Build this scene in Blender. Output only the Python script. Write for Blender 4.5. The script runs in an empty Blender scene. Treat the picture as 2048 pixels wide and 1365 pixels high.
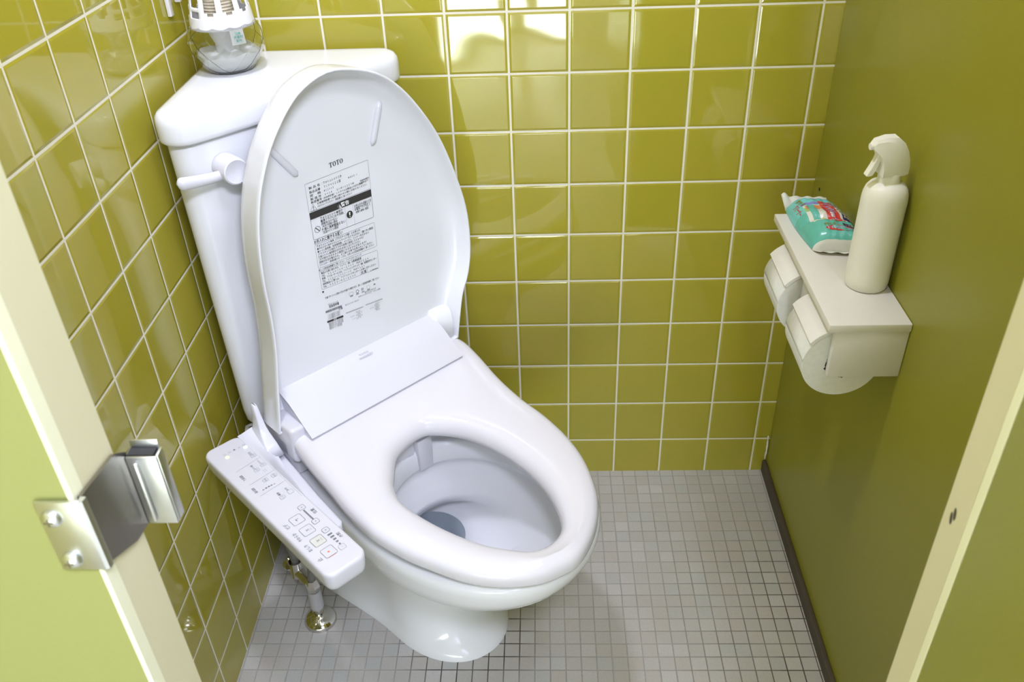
import bpy, bmesh, math, random
from mathutils import Vector, Matrix
PI = math.pi
sc = bpy.context.scene
COL = sc.collection
random.seed(7)

# ------------------------------------------------------------------ camera
cam_d = bpy.data.cameras.new('camera')
cam = bpy.data.objects.new('camera', cam_d); COL.objects.link(cam)
cam_d.sensor_fit = 'HORIZONTAL'; cam_d.sensor_width = 36.0
cam_d.lens = 36.0*1753.0946/2048.0
cam_d.clip_start = 0.02
RX = Vector((0.99907959, 0.02582355, -0.03425065))
RY = Vector((-0.01364588, -0.56565726, -0.82452753))      # image down
RZ = Vector((-0.04066636, 0.82423601, -0.56478424))       # view direction
M = Matrix(((RX.x, -RY.x, -RZ.x, 0.55370), (RX.y, -RY.y, -RZ.y, -1.44911), (RX.z, -RY.z, -RZ.z, 1.34686), (0, 0, 0, 1)))
cam.matrix_world = M
cam_d.dof.use_dof = True
cam_d.dof.focus_distance = 1.36
cam_d.dof.aperture_fstop = 13.0
sc.camera = cam

# ------------------------------------------------------------------ world, lights, exposure
w = bpy.data.worlds.new('world'); sc.world = w; w.use_nodes = True
bg = w.node_tree.nodes['Background']; bg.inputs[0].default_value = (0.80, 0.88, 1.0, 1); bg.inputs[1].default_value = 0.6
sc.view_settings.view_transform = 'Standard'
sc.view_settings.look = 'None'
sc.view_settings.exposure = 0.0
sc.view_settings.gamma = 1.0
sc.view_settings.use_curve_mapping = False

def area(name, loc, size, energy, color, target):
    l = bpy.data.lights.new(name, 'AREA'); l.shape = 'RECTANGLE'; l.size, l.size_y = size
    l.energy = energy; l.color = color
    o = bpy.data.objects.new(name, l); COL.objects.link(o); o.location = loc
    d = Vector(target)-Vector(loc)
    o.rotation_euler = d.to_track_quat('-Z', 'Y').to_euler()
    return o
area('ceiling_lamp_stall', (0.28, -0.55, 2.36), (0.13, 0.13), 12.0, (0.94, 0.95, 1.16), (0.28, -0.55, 0))
area('ceiling_lamp_aisle', (1.05, -1.95, 2.36), (0.90, 0.35), 88, (0.90, 0.94, 1.20), (1.05, -1.8, 0))
area('ceiling_lamp_side', (1.12, -0.95, 2.36), (0.26, 0.40), 8, (0.90, 0.94, 1.22), (1.12, -0.95, 0))
WINDOW_STRENGTH = 20.0
FILL_STRENGTH = 4.0

# ------------------------------------------------------------------ node helpers
class NT:
    def __init__(s, name):
        s.m = bpy.data.materials.new(name); s.m.use_nodes = True
        s.t = s.m.node_tree; s.n = s.t.nodes; s.b = s.n['Principled BSDF']
    def link(s, a, b): s.t.links.new(a, b)
    def setv(s, sock, v):
        if isinstance(v, (int, float)): sock.default_value = v
        elif isinstance(v, tuple): sock.default_value = v
        else: s.link(v, sock)
    def math(s, op, a, b=None, c=None, clamp=False):
        n = s.n.new('ShaderNodeMath'); n.operation = op; n.use_clamp = clamp
        s.setv(n.inputs[0], a)
        if b is not None: s.setv(n.inputs[1], b)
        if c is not None: s.setv(n.inputs[2], c)
        return n.outputs[0]
    def maprange(s, v, a, b, c=0.0, d=1.0, smooth=False):
        n = s.n.new('ShaderNodeMapRange')
        if smooth: n.interpolation_type = 'SMOOTHSTEP'
        s.setv(n.inputs[0], v); n.inputs[1].default_value = a; n.inputs[2].default_value = b
        n.inputs[3].default_value = c; n.inputs[4].default_value = d
        return n.outputs[0]
    def mix(s, f, a, b):
        n = s.n.new('ShaderNodeMix'); n.data_type = 'RGBA'
        s.setv(n.inputs[0], f); s.setv(n.inputs[6], a); s.setv(n.inputs[7], b)
        return n.outputs[2]
    def coords(s, kind='Object'):
        n = s.n.new('ShaderNodeTexCoord'); return n.outputs[kind]
    def sep(s, v):
        n = s.n.new('ShaderNodeSeparateXYZ'); s.link(v, n.inputs[0]); return n.outputs
    def comb(s, x, y, z):
        n = s.n.new('ShaderNodeCombineXYZ')
        for i, q in enumerate((x, y, z)): s.setv(n.inputs[i], q)
        return n.outputs[0]
    def noise(s, v, scale, detail=2.0, rough=0.5, out=0):
        n = s.n.new('ShaderNodeTexNoise'); s.link(v, n.inputs['Vector']); n.inputs['Scale'].default_value = scale
        n.inputs['Detail'].default_value = detail; n.inputs['Roughness'].default_value = rough
        return n.outputs[out]
    def white(s, v, out='Value'):
        n = s.n.new('ShaderNodeTexWhiteNoise'); n.noise_dimensions = '3D'; s.link(v, n.inputs['Vector']); return n.outputs[out]
    def bump(s, h, dist=0.001, strength=1.0, normal=None):
        n = s.n.new('ShaderNodeBump'); n.inputs['Distance'].default_value = dist; n.inputs['Strength'].default_value = strength
        s.link(h, n.inputs['Height'])
        if normal is not None: s.link(normal, n.inputs['Normal'])
        return n.outputs[0]

def c(r, g, b): return (r, g, b, 1.0)

def simple(name, col, rough=0.4, metal=0.0, ior=1.5, coat=0.0, trans=0.0, emit=None, emit_s=0.0, alpha=None, grain=0.0, grain_scale=60.0, spec=0.5):
    k = NT(name); b = k.b
    b.inputs['Base Color'].default_value = col
    b.inputs['Roughness'].default_value = rough; b.inputs['Metallic'].default_value = metal
    b.inputs['IOR'].default_value = ior; b.inputs['Coat Weight'].default_value = coat
    b.inputs['Coat Roughness'].default_value = 0.05
    b.inputs['Transmission Weight'].default_value = trans
    b.inputs['Specular IOR Level'].default_value = spec
    if emit: b.inputs['Emission Color'].default_value = emit; b.inputs['Emission Strength'].default_value = emit_s
    co = k.coords()
    nz = k.noise(co, grain_scale, 3.0)
    v = k.maprange(nz, 0.3, 0.7, 1.0-grain, 1.0+grain*0.3)
    mul = k.n.new('ShaderNodeMix'); mul.data_type = 'RGBA'; mul.blend_type = 'MULTIPLY'; mul.inputs[0].default_value = 1.0
    mul.inputs[6].default_value = col
    cc = k.comb(v, v, v); k.link(cc, mul.inputs[7])
    k.link(mul.outputs[2], b.inputs['Base Color'])
    return k.m

def tile_wall(name, ax, u0, v0, T=0.1):
    """glazed square wall tiles with pale grout; ax = 0 for a wall in the xz plane, 1 for yz"""
    k = NT(name); co = k.coords(); s = k.sep(co)
    uu = k.math('DIVIDE', k.math('SUBTRACT', s[ax], u0), T); vv = k.math('DIVIDE', k.math('SUBTRACT', s[2], v0), T)
    fu = k.math('FRACT', uu); fv = k.math('FRACT', vv)
    iu = k.math('FLOOR', uu); iv = k.math('FLOOR', vv)
    du = k.math('MULTIPLY', k.math('SUBTRACT', 0.5, k.math('ABSOLUTE', k.math('SUBTRACT', fu, 0.5))), T)
    dv = k.math('MULTIPLY', k.math('SUBTRACT', 0.5, k.math('ABSOLUTE', k.math('SUBTRACT', fv, 0.5))), T)
    d = k.math('MINIMUM', du, dv)
    grout = k.maprange(d, 0.0014, 0.0020, 1.0, 0.0)
    idv = k.comb(iu, iv, 3.7)
    rnd = k.white(idv)
    # glaze mottling
    n1 = k.noise(co, 14.0, 3.0, 0.6); n2 = k.noise(co, 3.0, 2.0)
    base = k.mix(k.maprange(n1, 0.35, 0.68), c(0.400, 0.338, 0.034), c(0.370, 0.338, 0.032))
    base = k.mix(k.math('MULTIPLY', rnd, 0.45), base, c(0.420, 0.362, 0.046))
    base = k.mix(k.maprange(n2, 0.4, 0.75, 0.0, 0.35), base, c(0.340, 0.322, 0.031))
    gn = k.noise(co, 55.0, 3.0)
    gcol = k.mix(gn, c(0.74, 0.69, 0.55), c(0.82, 0.79, 0.70))
    k.link(k.mix(grout, base, gcol), k.b.inputs['Base Color'])
    k.link(k.maprange(grout, 0, 1, 0.045, 0.75), k.b.inputs['Roughness'])
    k.b.inputs['IOR'].default_value = 1.6
    # pillowed edge + slight wave and tilt of every glazed face
    edge = k.maprange(d, 0.0016, 0.0056, 0.0, 1.0, True)
    r2 = k.white(idv, 'Color'); rs = k.sep(r2)
    tilt = k.math('ADD', k.math('MULTIPLY', k.math('SUBTRACT', rs[0], 0.5), k.math('SUBTRACT', fu, 0.5)),
                  k.math('MULTIPLY', k.math('SUBTRACT', rs[1], 0.5), k.math('SUBTRACT', fv, 0.5)))
    off = k.n.new('ShaderNodeVectorMath'); off.operation = 'ADD'; k.link(co, off.inputs[0])
    sc_ = k.n.new('ShaderNodeVectorMath'); sc_.operation = 'SCALE'; k.link(r2, sc_.inputs[0]); sc_.inputs['Scale'].default_value = 5.0
    k.link(sc_.outputs[0], off.inputs[1])
    wav = k.noise(off.outputs[0], 9.0, 0.0)
    h = k.math('ADD', k.math('MULTIPLY', edge, 0.0006), k.math('ADD', k.math('MULTIPLY', tilt, 0.0016), k.math('MULTIPLY', wav, 0.0016)))
    k.link(k.bump(h, 1.0), k.b.inputs['Normal'])
    return k.m

def mosaic_floor(name):
    k = NT(name); co = k.coords(); s = k.sep(co); T = 0.0274
    uu = k.math('DIVIDE', k.math('SUBTRACT', s[0], 0.0028), T); vv = k.math('DIVIDE', k.math('ADD', s[1], 0.0172), 0.0272)
    fu = k.math('FRACT', uu); fv = k.math('FRACT', vv); iu = k.math('FLOOR', uu); iv = k.math('FLOOR', vv)
    du = k.math('SUBTRACT', 0.5, k.math('ABSOLUTE', k.math('SUBTRACT', fu, 0.5)))
    dv = k.math('SUBTRACT', 0.5, k.math('ABSOLUTE', k.math('SUBTRACT', fv, 0.5)))
    d = k.math('MULTIPLY', k.math('MINIMUM', du, dv), T)
    nz = k.noise(co, 60.0, 3.0)
    dd = k.math('ADD', d, k.math('MULTIPLY', k.math('SUBTRACT', nz, 0.5), 0.0005))
    grout = k.maprange(dd, 0.00055, 0.0012, 1.0, 0.0)
    idv = k.comb(iu, iv, 1.3)
    r = k.white(idv); r2 = k.sep(k.white(idv, 'Color'))
    tile = k.mix(k.math('POWER', r, 2.5), c(0.50, 0.485, 0.46), c(0.56, 0.55, 0.53))
    tile = k.mix(k.math('MULTIPLY', k.math('GREATER_THAN', r2[1], 0.82), 0.6), tile, c(0.48, 0.50, 0.49))
    tile = k.mix(k.math('MULTIPLY', k.math('GREATER_THAN', r2[2], 0.86), 0.6), tile, c(0.51, 0.47, 0.43))
    big = k.noise(co, 3.2, 3.0)
    tile = k.mix(k.maprange(big, 0.42, 0.7, 0.0, 0.45), tile, c(0.44, 0.41, 0.36))
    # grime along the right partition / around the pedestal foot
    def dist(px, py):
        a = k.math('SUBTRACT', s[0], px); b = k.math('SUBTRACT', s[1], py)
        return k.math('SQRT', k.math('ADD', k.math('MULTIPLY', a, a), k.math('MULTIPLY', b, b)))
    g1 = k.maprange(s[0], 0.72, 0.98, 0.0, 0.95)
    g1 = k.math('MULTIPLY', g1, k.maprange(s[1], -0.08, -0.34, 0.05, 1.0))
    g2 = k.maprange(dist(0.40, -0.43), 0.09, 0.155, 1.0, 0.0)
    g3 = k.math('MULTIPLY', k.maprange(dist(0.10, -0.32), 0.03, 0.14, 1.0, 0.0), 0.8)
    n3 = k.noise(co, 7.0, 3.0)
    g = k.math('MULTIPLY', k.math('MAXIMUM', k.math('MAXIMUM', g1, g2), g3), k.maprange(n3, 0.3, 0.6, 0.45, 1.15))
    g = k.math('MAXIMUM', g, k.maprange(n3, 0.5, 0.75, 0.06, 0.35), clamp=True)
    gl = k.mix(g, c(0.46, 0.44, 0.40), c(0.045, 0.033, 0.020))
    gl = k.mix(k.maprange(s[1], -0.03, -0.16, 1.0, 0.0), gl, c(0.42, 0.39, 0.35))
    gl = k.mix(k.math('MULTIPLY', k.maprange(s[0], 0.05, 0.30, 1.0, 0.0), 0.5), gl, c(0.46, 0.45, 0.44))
    col = k.mix(grout, tile, gl)
    # specks
    v = k.n.new('ShaderNodeTexVoronoi'); k.link(co, v.inputs['Vector']); v.inputs['Scale'].default_value = 17.0
    sp = k.math('MULTIPLY', k.maprange(v.outputs['Distance'], 0.03, 0.05, 1.0, 0.0), k.math('GREATER_THAN', k.noise(co, 25.0), 0.52))
    fine = k.noise(co, 260.0, 2.0)
    col = k.mix(k.math('MULTIPLY', sp, 0.75), col, c(0.09, 0.075, 0.055))
    col = k.mix(k.maprange(fine, 0.3, 0.75, 0.0, 0.13), col, c(0.16, 0.15, 0.13))
    k.link(col, k.b.inputs['Base Color'])
    k.link(k.maprange(grout, 0, 1, 0.36, 0.8), k.b.inputs['Roughness'])
    h = k.math('SUBTRACT', 1.0, grout)
    h = k.math('ADD', h, k.math('MULTIPLY', fine, 0.15))
    k.link(k.bump(h, 0.0006), k.b.inputs['Normal'])
    return k.m

def painted(name, c1, c2, rough=0.32, orange=0.25, mark=None):
    k = NT(name); co = k.coords()
    n = k.noise(co, 2.2, 3.0)
    k.link(k.mix(k.maprange(n, 0.35, 0.7), c1, c2), k.b.inputs['Base Color'])
    k.b.inputs['Roughness'].default_value = rough
    o = k.noise(co, 260.0, 1.0)
    k.link(k.bump(o, 0.0003, orange), k.b.inputs['Normal'])
    return k.m

MAT = dict(
    tile_back=tile_wall('tile_back', 0, 0.3955, 0.0911),
    tile_left=tile_wall('tile_left', 1, -0.5655, 0.0911),
    floor=mosaic_floor('floor_mosaic'),
    paint=painted('partition_paint', c(0.280, 0.268, 0.020), c(0.260, 0.252, 0.018), 0.38),
    paint_lit=painted('pilaster_paint_lit', c(0.32, 0.345, 0.115), c(0.305, 0.33, 0.11), 0.34),  # the partition's green, made lighter for the light falling on this face
    paint_door=painted('door_paint', c(0.275, 0.275, 0.014), c(0.255, 0.26, 0.013), 0.34),
    edge=painted('panel_edge_cream', c(0.70, 0.66, 0.44), c(0.66, 0.63, 0.42), 0.4),
    edge_nose=painted('panel_edge_nose', c(0.88, 0.88, 0.64), c(0.86, 0.86, 0.62), 0.35),
    base=painted('baseboard_brown', c(0.060, 0.045, 0.028), c(0.085, 0.07, 0.05), 0.6),
    plaster=painted('plaster_white', c(0.86, 0.87, 0.88), c(0.83, 0.84, 0.85), 0.8),
    ceramic=simple('ceramic_white', c(0.78, 0.79, 0.82), 0.09, ior=1.52, grain=0.01, grain_scale=8),
    plastic=simple('white_plastic', c(0.665, 0.66, 0.71), 0.22, grain=0.01, grain_scale=10),
    plastic_seat=simple('seat_plastic', c(0.71, 0.695, 0.745), 0.13, grain=0.01, grain_scale=10),
    lid=simple('lid_plastic', c(0.75, 0.76, 0.795), 0.18, grain=0.01, grain_scale=10),
    line=simple('seam_shadow', c(0.30, 0.30, 0.30), 0.6, grain=0.02),
    print_grey=simple('print_grey', c(0.20, 0.20, 0.22), 0.5, grain=0.02),
    print_light=simple('print_light', c(0.42, 0.42, 0.44), 0.5, grain=0.02),
    print_black=simple('print_black', c(0.035, 0.035, 0.035), 0.5, grain=0.02),
    print_white=simple('print_white', c(0.85, 0.85, 0.85), 0.5, grain=0.02),
    print_orange=simple('print_orange', c(0.85, 0.25, 0.08), 0.5, grain=0.02),
    button_grey=simple('button_grey', c(0.66, 0.66, 0.62), 0.35, grain=0.02),
    chrome=simple('chrome', c(0.62, 0.60, 0.57), 0.10, metal=1.0, grain=0.04),
    steel=simple('stainless_steel', c(0.70, 0.72, 0.71), 0.36, metal=1.0, grain=0.08, grain_scale=30),
    steel_dull=simple('stainless_dull', c(0.34, 0.32, 0.30), 0.30, metal=1.0, grain=0.10, grain_scale=25),
    black=simple('black_gap', c(0.02, 0.02, 0.02), 0.7, grain=0.05),
    hose=simple('grey_hose', c(0.22, 0.22, 0.21), 0.45, grain=0.2, grain_scale=300),
    sleeve=simple('grey_sleeve', c(0.42, 0.42, 0.43), 0.35, grain=0.05),
    water=simple('water', c(0.80, 0.86, 0.90), 0.02, trans=1.0, ior=1.33, grain=0.0),
    shelf=simple('shelf_white_metal', c(0.76, 0.735, 0.71), 0.35, grain=0.015),
    paper=simple('toilet_paper', c(0.80, 0.80, 0.78), 0.9, grain=0.05, grain_scale=150),
    flap=simple('holder_flap_plastic', c(0.80, 0.78, 0.77), 0.4, grain=0.01),
    bottle=simple('bottle_plastic', c(0.86, 0.845, 0.80), 0.42, grain=0.015),
    freshener=simple('freshener_cage', c(0.80, 0.80, 0.84), 0.3, grain=0.01),
    clear=simple('clear_plastic', c(0.97, 0.98, 0.96), 0.03, trans=1.0, ior=1.45, grain=0.0),
    gel=simple('milky_gel', c(0.82, 0.84, 0.84), 0.5, grain=0.05, grain_scale=120),
    wick=simple('cream_wick', c(0.62, 0.55, 0.42), 0.8, grain=0.25, grain_scale=120),
    led_y=simple('lamp_yellow', c(0.9, 0.9, 0.4), 0.4, emit=c(0.95, 1.0, 0.35), emit_s=1.0),
    led_b=simple('lamp_blue', c(0.8, 0.95, 1.0), 0.4, emit=c(0.75, 0.95, 1.0), emit_s=1.4),
    w_teal=simple('wrap_teal', c(0.13, 0.50, 0.44), 0.25, grain=0.06),
    w_aqua=simple('wrap_aqua', c(0.19, 0.62, 0.64), 0.25, grain=0.10),
    w_white=simple('wrap_white', c(0.72, 0.72, 0.68), 0.30, grain=0.03),
    w_red=simple('wrap_red', c(0.60, 0.05, 0.045), 0.3, grain=0.03),
    w_navy=simple('wrap_navy', c(0.03, 0.03, 0.17), 0.3, grain=0.03),
    w_olive=simple('wrap_olive', c(0.22, 0.25, 0.07), 0.3, grain=0.03),
    w_yellow=simple('wrap_yellow', c(0.62, 0.62, 0.15), 0.3, grain=0.03),
    w_orange=simple('wrap_orange', c(0.70, 0.27, 0.12), 0.3, grain=0.05),
    w_blue=simple('wrap_blue', c(0.25, 0.24, 0.62), 0.3, grain=0.03),
    w_green=simple('wrap_lime', c(0.33, 0.55, 0.22), 0.3, grain=0.08),
)
# daylight pane: it gives off light
k = NT('daylit_glass'); k.b.inputs['Base Color'].default_value = c(0.9, 0.95, 1.0)
zz = k.sep(k.coords())
nn = k.noise(k.coords(), 2.5, 3.0)
cc_ = k.mix(k.maprange(nn, 0.4, 0.62), c(0.88, 1.0, 0.84), c(0.92, 0.96, 1.06))
k.link(cc_, k.b.inputs['Emission Color']); k.b.inputs['Emission Strength'].default_value = WINDOW_STRENGTH
MAT['daylight'] = k.m
k = NT('fill_window_glow'); k.b.inputs['Base Color'].default_value = c(0.9, 0.95, 1.0)  # glow of the added fill window
k.b.inputs['Emission Color'].default_value = c(0.82, 0.92, 1.2); k.b.inputs['Emission Strength'].default_value = FILL_STRENGTH
MAT['fill_glow'] = k.m
k = NT('lamp_diffuser'); k.b.inputs['Emission Color'].default_value = c(1.0, 0.98, 0.95); k.b.inputs['Emission Strength'].default_value = 3.0
MAT['diffuser'] = k.m

# ------------------------------------------------------------------ mesh helpers
def link(name, bm, mats, parent=None, smooth=False, angle=None, recalc=True):
    if recalc: bmesh.ops.recalc_face_normals(bm, faces=bm.faces[:])
    me = bpy.data.meshes.new(name); bm.to_mesh(me); bm.free()
    if not isinstance(mats, (list, tuple)): mats = [mats]
    for m in mats: me.materials.append(MAT[m] if isinstance(m, str) else m)
    if smooth or angle is not None:
        for p in me.polygons: p.use_smooth = True
        if angle is not None: me.set_sharp_from_angle(angle=math.radians(angle))
    o = bpy.data.objects.new(name, me); COL.objects.link(o)
    if parent is not None: o.parent = parent
    return o
def empty(name, loc, rz=0.0):
    o = bpy.data.objects.new(name, None); COL.objects.link(o); o.location = loc; o.rotation_euler = (0, 0, rz)
    o.empty_display_size = 0.05
    return o
def tag(o, label, cat, group=None):
    o['label'] = label; o['category'] = cat
    if group: o['group'] = group
    return o
def struct(o): o['kind'] = 'structure'; return o
def add_box(bm, x0, x1, y0, y1, z0, z1, bev=0.0, seg=2, mi=0):
    vs = [bm.verts.new((x, y, z)) for x in (x0, x1) for y in (y0, y1) for z in (z0, z1)]
    F = [(0, 1, 3, 2), (4, 6, 7, 5), (0, 4, 5, 1), (2, 3, 7, 6), (0, 2, 6, 4), (1, 5, 7, 3)]
    fs = [bm.faces.new([vs[i] for i in f]) for f in F]
    for f in fs: f.material_index = mi
    bmesh.ops.recalc_face_normals(bm, faces=fs)
    if bev > 0:
        es = list({e for f in fs for e in f.edges})
        bmesh.ops.bevel(bm, geom=es, offset=bev, segments=seg, profile=0.5, affect='EDGES', clamp_overlap=True)
    return bm
def box(name, x0, x1, y0, y1, z0, z1, mat, parent=None, bev=0.0, seg=2):
    bm = bmesh.new(); add_box(bm, x0, x1, y0, y1, z0, z1, bev, seg)
    return link(name, bm, mat, parent, smooth=bev > 0, angle=40 if bev > 0 else None)
def loft(bm, rings, closed=True, cap0=False, cap1=False, mi=0, ring_closed=False):
    V = [[bm.verts.new(p) for p in r] for r in rings]
    n = len(V[0]); R = len(V)
    for i in range(R if ring_closed else R-1):
        A, B = V[i], V[(i+1) % R]
        for j in range(n if closed else n-1):
            f = bm.faces.new((A[j], A[(j+1) % n], B[(j+1) % n], B[j])); f.material_index = mi
    if cap0: f = bm.faces.new(V[0][::-1]); f.material_index = mi
    if cap1: f = bm.faces.new(V[-1]); f.material_index = mi
    return V
def lathe(bm, prof, cx=0, cy=0, cz=0, n=40, mi=0, M=None, cap0=True, cap1=True):
    rings = []
    for r, z in prof:
        ring = []
        for j in range(n):
            a = 2*PI*j/n; p = Vector((r*math.cos(a), r*math.sin(a), z))
            if M is not None: p = M @ p
            ring.append((p.x+cx, p.y+cy, p.z+cz))
        rings.append(ring)
    return loft(bm, rings, True, cap0, cap1, mi)
def tube(bm, pts, rad, n=12, mi=0):
    P = [Vector(p) for p in pts]; rings = []
    up = Vector((0.13, 0.21, 0.97))
    for i, p in enumerate(P):
        t = (P[min(i+1, len(P)-1)]-P[max(i-1, 0)]).normalized()
        a = t.cross(up)
        if a.length < 0.1: a = t.cross(Vector((1, 0, 0)))
        a.normalize(); b = t.cross(a).normalized()
        r = rad[i] if isinstance(rad, (list, tuple)) else rad
        rings.append([p+a*(r*math.cos(2*PI*j/n))+b*(r*math.sin(2*PI*j/n)) for j in range(n)])
    return loft(bm, rings, True, True, True, mi)
def spline(pts, n, closed=False):
    """Catmull-Rom through pts, n samples evenly by length"""
    P = [Vector(p) for p in pts]; m = len(P); out = []
    segs = m if closed else m-1
    for i in range(segs):
        p0 = P[(i-1) % m] if closed or i > 0 else P[0]*2-P[1]
        p1 = P[i]; p2 = P[(i+1) % m]
        p3 = P[(i+2) % m] if closed or i+2 < m else P[-1]*2-P[-2]
        for q in range(12):
            t = q/12
            out.append(0.5*((2*p1)+(p2-p0)*t+(2*p0-5*p1+4*p2-p3)*t*t+(3*p1-p0-3*p2+p3)*t**3))
    if not closed: out.append(P[-1])
    else: out.append(out[0])
    L = [0]
    for a, b in zip(out, out[1:]): L.append(L[-1]+(b-a).length)
    res = []; j = 0; cnt = n if closed else n-1
    for i in range(n):
        s = L[-1]*i/cnt
        while j < len(L)-2 and L[j+1] < s: j += 1
        t = 0 if L[j+1] == L[j] else (s-L[j])/(L[j+1]-L[j])
        res.append(out[j].lerp(out[j+1], min(1, t)))
    return res
def rrect(x0, x1, y0, y1, r, k=6):
    """rounded rectangle outline, ccw"""
    pts = []
    for cx_, cy_, a0 in ((x1-r, y1-r, 0), (x0+r, y1-r, 90), (x0+r, y0+r, 180), (x1-r, y0+r, 270)):
        for i in range(k+1):
            a = math.radians(a0+90*i/k); pts.append((cx_+r*math.cos(a), cy_+r*math.sin(a)))
    return pts
def inset2d(pts, d):
    n = len(pts); out = []
    for i in range(n):
        a = Vector(pts[i-1][:2]); b = Vector(pts[i][:2]); e = Vector(pts[(i+1) % n][:2])
        t = (e-a)
        if t.length < 1e-9: t = (e-b)
        t.normalize(); nrm = Vector((-t.y, t.x))
        out.append((b.x+nrm.x*d, b.y+nrm.y*d))
    return out
def slab(bm, pts, z0, z1, r=0.0, steps=3, mi=0, bottom_r=0.0):
    """extruded outline (ccw) with rounded top and bottom edges"""
    rings = []
    if bottom_r > 0:
        for i in range(steps+1):
            a = PI/2*i/steps
            rings.append([(x, y, z0+bottom_r*(1-math.sin(a))) for x, y in inset2d(pts, bottom_r*(1-math.cos(a)))][:] if False else
                         [(x, y, z0+bottom_r*(1-math.cos(a))) for x, y in inset2d(pts, bottom_r*(1-math.sin(a)))])
    else: rings.append([(x, y, z0) for x, y in pts])
    if r > 0:
        for i in range(steps+1):
            a = PI/2*i/steps
            rings.append([(x, y, z1-r*(1-math.sin(a))) for x, y in inset2d(pts, r*(1-math.cos(a)))])
    else: rings.append([(x, y, z1) for x, y in pts])
    loft(bm, rings, True, True, True, mi)
def subsurf(o, lv=1):
    m = o.modifiers.new('subdivision', 'SUBSURF'); m.levels = lv; m.render_levels = lv
    return o

FONT_CACHE = {}
def text_mesh(body, size=1.0, bold=0.0):
    """2-D triangulated lettering as (verts, faces), centred on x, baseline at y=0"""
    key = (body, bold)
    if key not in FONT_CACHE:
        cu = bpy.data.curves.new('lettering', 'FONT'); cu.body = body; cu.size = 1.0; cu.resolution_u = 1
        cu.align_x = 'CENTER'; cu.offset = bold; cu.fill_mode = 'FRONT'
        o = bpy.data.objects.new('lettering', cu); COL.objects.link(o)
        dg = bpy.context.evaluated_depsgraph_get(); dg.update()
        me = bpy.data.meshes.new_from_object(o.evaluated_get(dg))
        FONT_CACHE[key] = ([v.co.copy() for v in me.vertices], [tuple(p.vertices) for p in me.polygons])
        bpy.data.objects.remove(o); bpy.data.curves.remove(cu); bpy.data.meshes.remove(me)
    V, F = FONT_CACHE[key]
    return [(v.x*size, v.y*size) for v in V], F
def put_text(bm, body, size, fn, bold=0.0, mi=0, width=None, cx=0.0, cy=0.0, align='C'):
    """fn maps (x right, y up) in label space to a 3-D point"""
    V, F = text_mesh(body, size, bold)
    if not V: return
    xs = [v[0] for v in V]; w_ = max(xs)-min(xs); sx = 1.0
    if width: sx = width/max(w_, 1e-6)
    mid = (max(xs)+min(xs))/2
    off = 0 if align == 'C' else (w_*sx/2)
    vs = [bm.verts.new(fn(cx+off+(x-mid)*sx, cy+y)) for x, y in V]
    for f in F:
        try: q = bm.faces.new([vs[i] for i in f]); q.material_index = mi
        except ValueError: pass
def put_poly(bm, pts, fn, mi=0):
    f = bm.faces.new([bm.verts.new(fn(*p)) for p in pts]); f.material_index = mi
def put_rect(bm, x0, x1, y0, y1, fn, mi=0): put_poly(bm, [(x0, y0), (x1, y0), (x1, y1), (x0, y1)], fn, mi)
def put_frame(bm, outer, th, fn, mi=0):
    inner = inset2d(outer, th); n = len(outer)
    A = [bm.verts.new(fn(*p)) for p in outer]; B = [bm.verts.new(fn(*p)) for p in inner]
    for i in range(n):
        f = bm.faces.new((A[i], A[(i+1) % n], B[(i+1) % n], B[i])); f.material_index = mi
def put_disc(bm, cx_, cy_, r, fn, mi=0, n=16, ri=0.0):
    o = [(cx_+r*math.cos(2*PI*i/n), cy_+r*math.sin(2*PI*i/n)) for i in range(n)]
    if ri > 0: put_frame(bm, o, r-ri, fn, mi)
    else: put_poly(bm, o, fn, mi)

# ------------------------------------------------------------------ the room
XR = 1.028          # face of the right partition
bm = bmesh.new(); add_box(bm, -0.12, 3.0, -3.3, 0.12, -0.10, 0.0)
struct(link('floor', bm, 'floor'))
bm = bmesh.new(); add_box(bm, -0.12, 3.0, 0.0, 0.12, 0.0, 2.4); struct(link('wall_back', bm, 'tile_back'))
bm = bmesh.new(); add_box(bm, -0.12, 0.0, -3.3, 0.0, 0.0, 2.4); struct(link('wall_left', bm, 'tile_left'))
bm = bmesh.new(); add_box(bm, 2.88, 3.0, -3.3, 0.0, 0.0, 2.4); struct(link('wall_right', bm, 'plaster'))
bm = bmesh.new(); add_box(bm, -0.12, 3.0, -3.3, 0.12, 2.4, 2.5); struct(link('ceiling', bm, 'plaster'))
# front wall with a glazed opening
WX0, WX1, WZ0, WZ1 = -0.10, 0.70, 0.0, 0.50
VX0, VX1, VZ0, VZ1 = 1.00, 2.00, 0.85, 1.95
bm = bmesh.new()
add_box(bm, -0.12, WX0, -3.3, -3.2, 0, 2.4); add_box(bm, WX1, VX0, -3.3, -3.2, 0, 2.4); add_box(bm, VX1, 3.0, -3.3, -3.2, 0, 2.4)
add_box(bm, VX0, VX1, -3.3, -3.2, 0, VZ0); add_box(bm, VX0, VX1, -3.3, -3.2, VZ1, 2.4)
add_box(bm, WX0, WX1, -3.3, -3.2, WZ1, 2.4)
struct(link('wall_front', bm, 'plaster'))
win = struct(empty('window_1', ((WX0+WX1)/2, -3.25, WZ0)))
def wbox(bm, x0, x1, z0, z1, y0=-0.04, y1=0.04, bev=0.004):
    cx_ = (WX0+WX1)/2; add_box(bm, x0-cx_, x1-cx_, y0, y1, z0-WZ0, z1-WZ0, bev)
bm = bmesh.new()
wbox(bm, WX0, WX0+0.03, WZ0, WZ1); wbox(bm, WX1-0.03, WX1, WZ0, WZ1); wbox(bm, WX0+0.03, WX1-0.03, WZ1-0.03, WZ1); wbox(bm, WX0+0.03, WX1-0.03, WZ0+0.001, WZ0+0.03)
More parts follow.
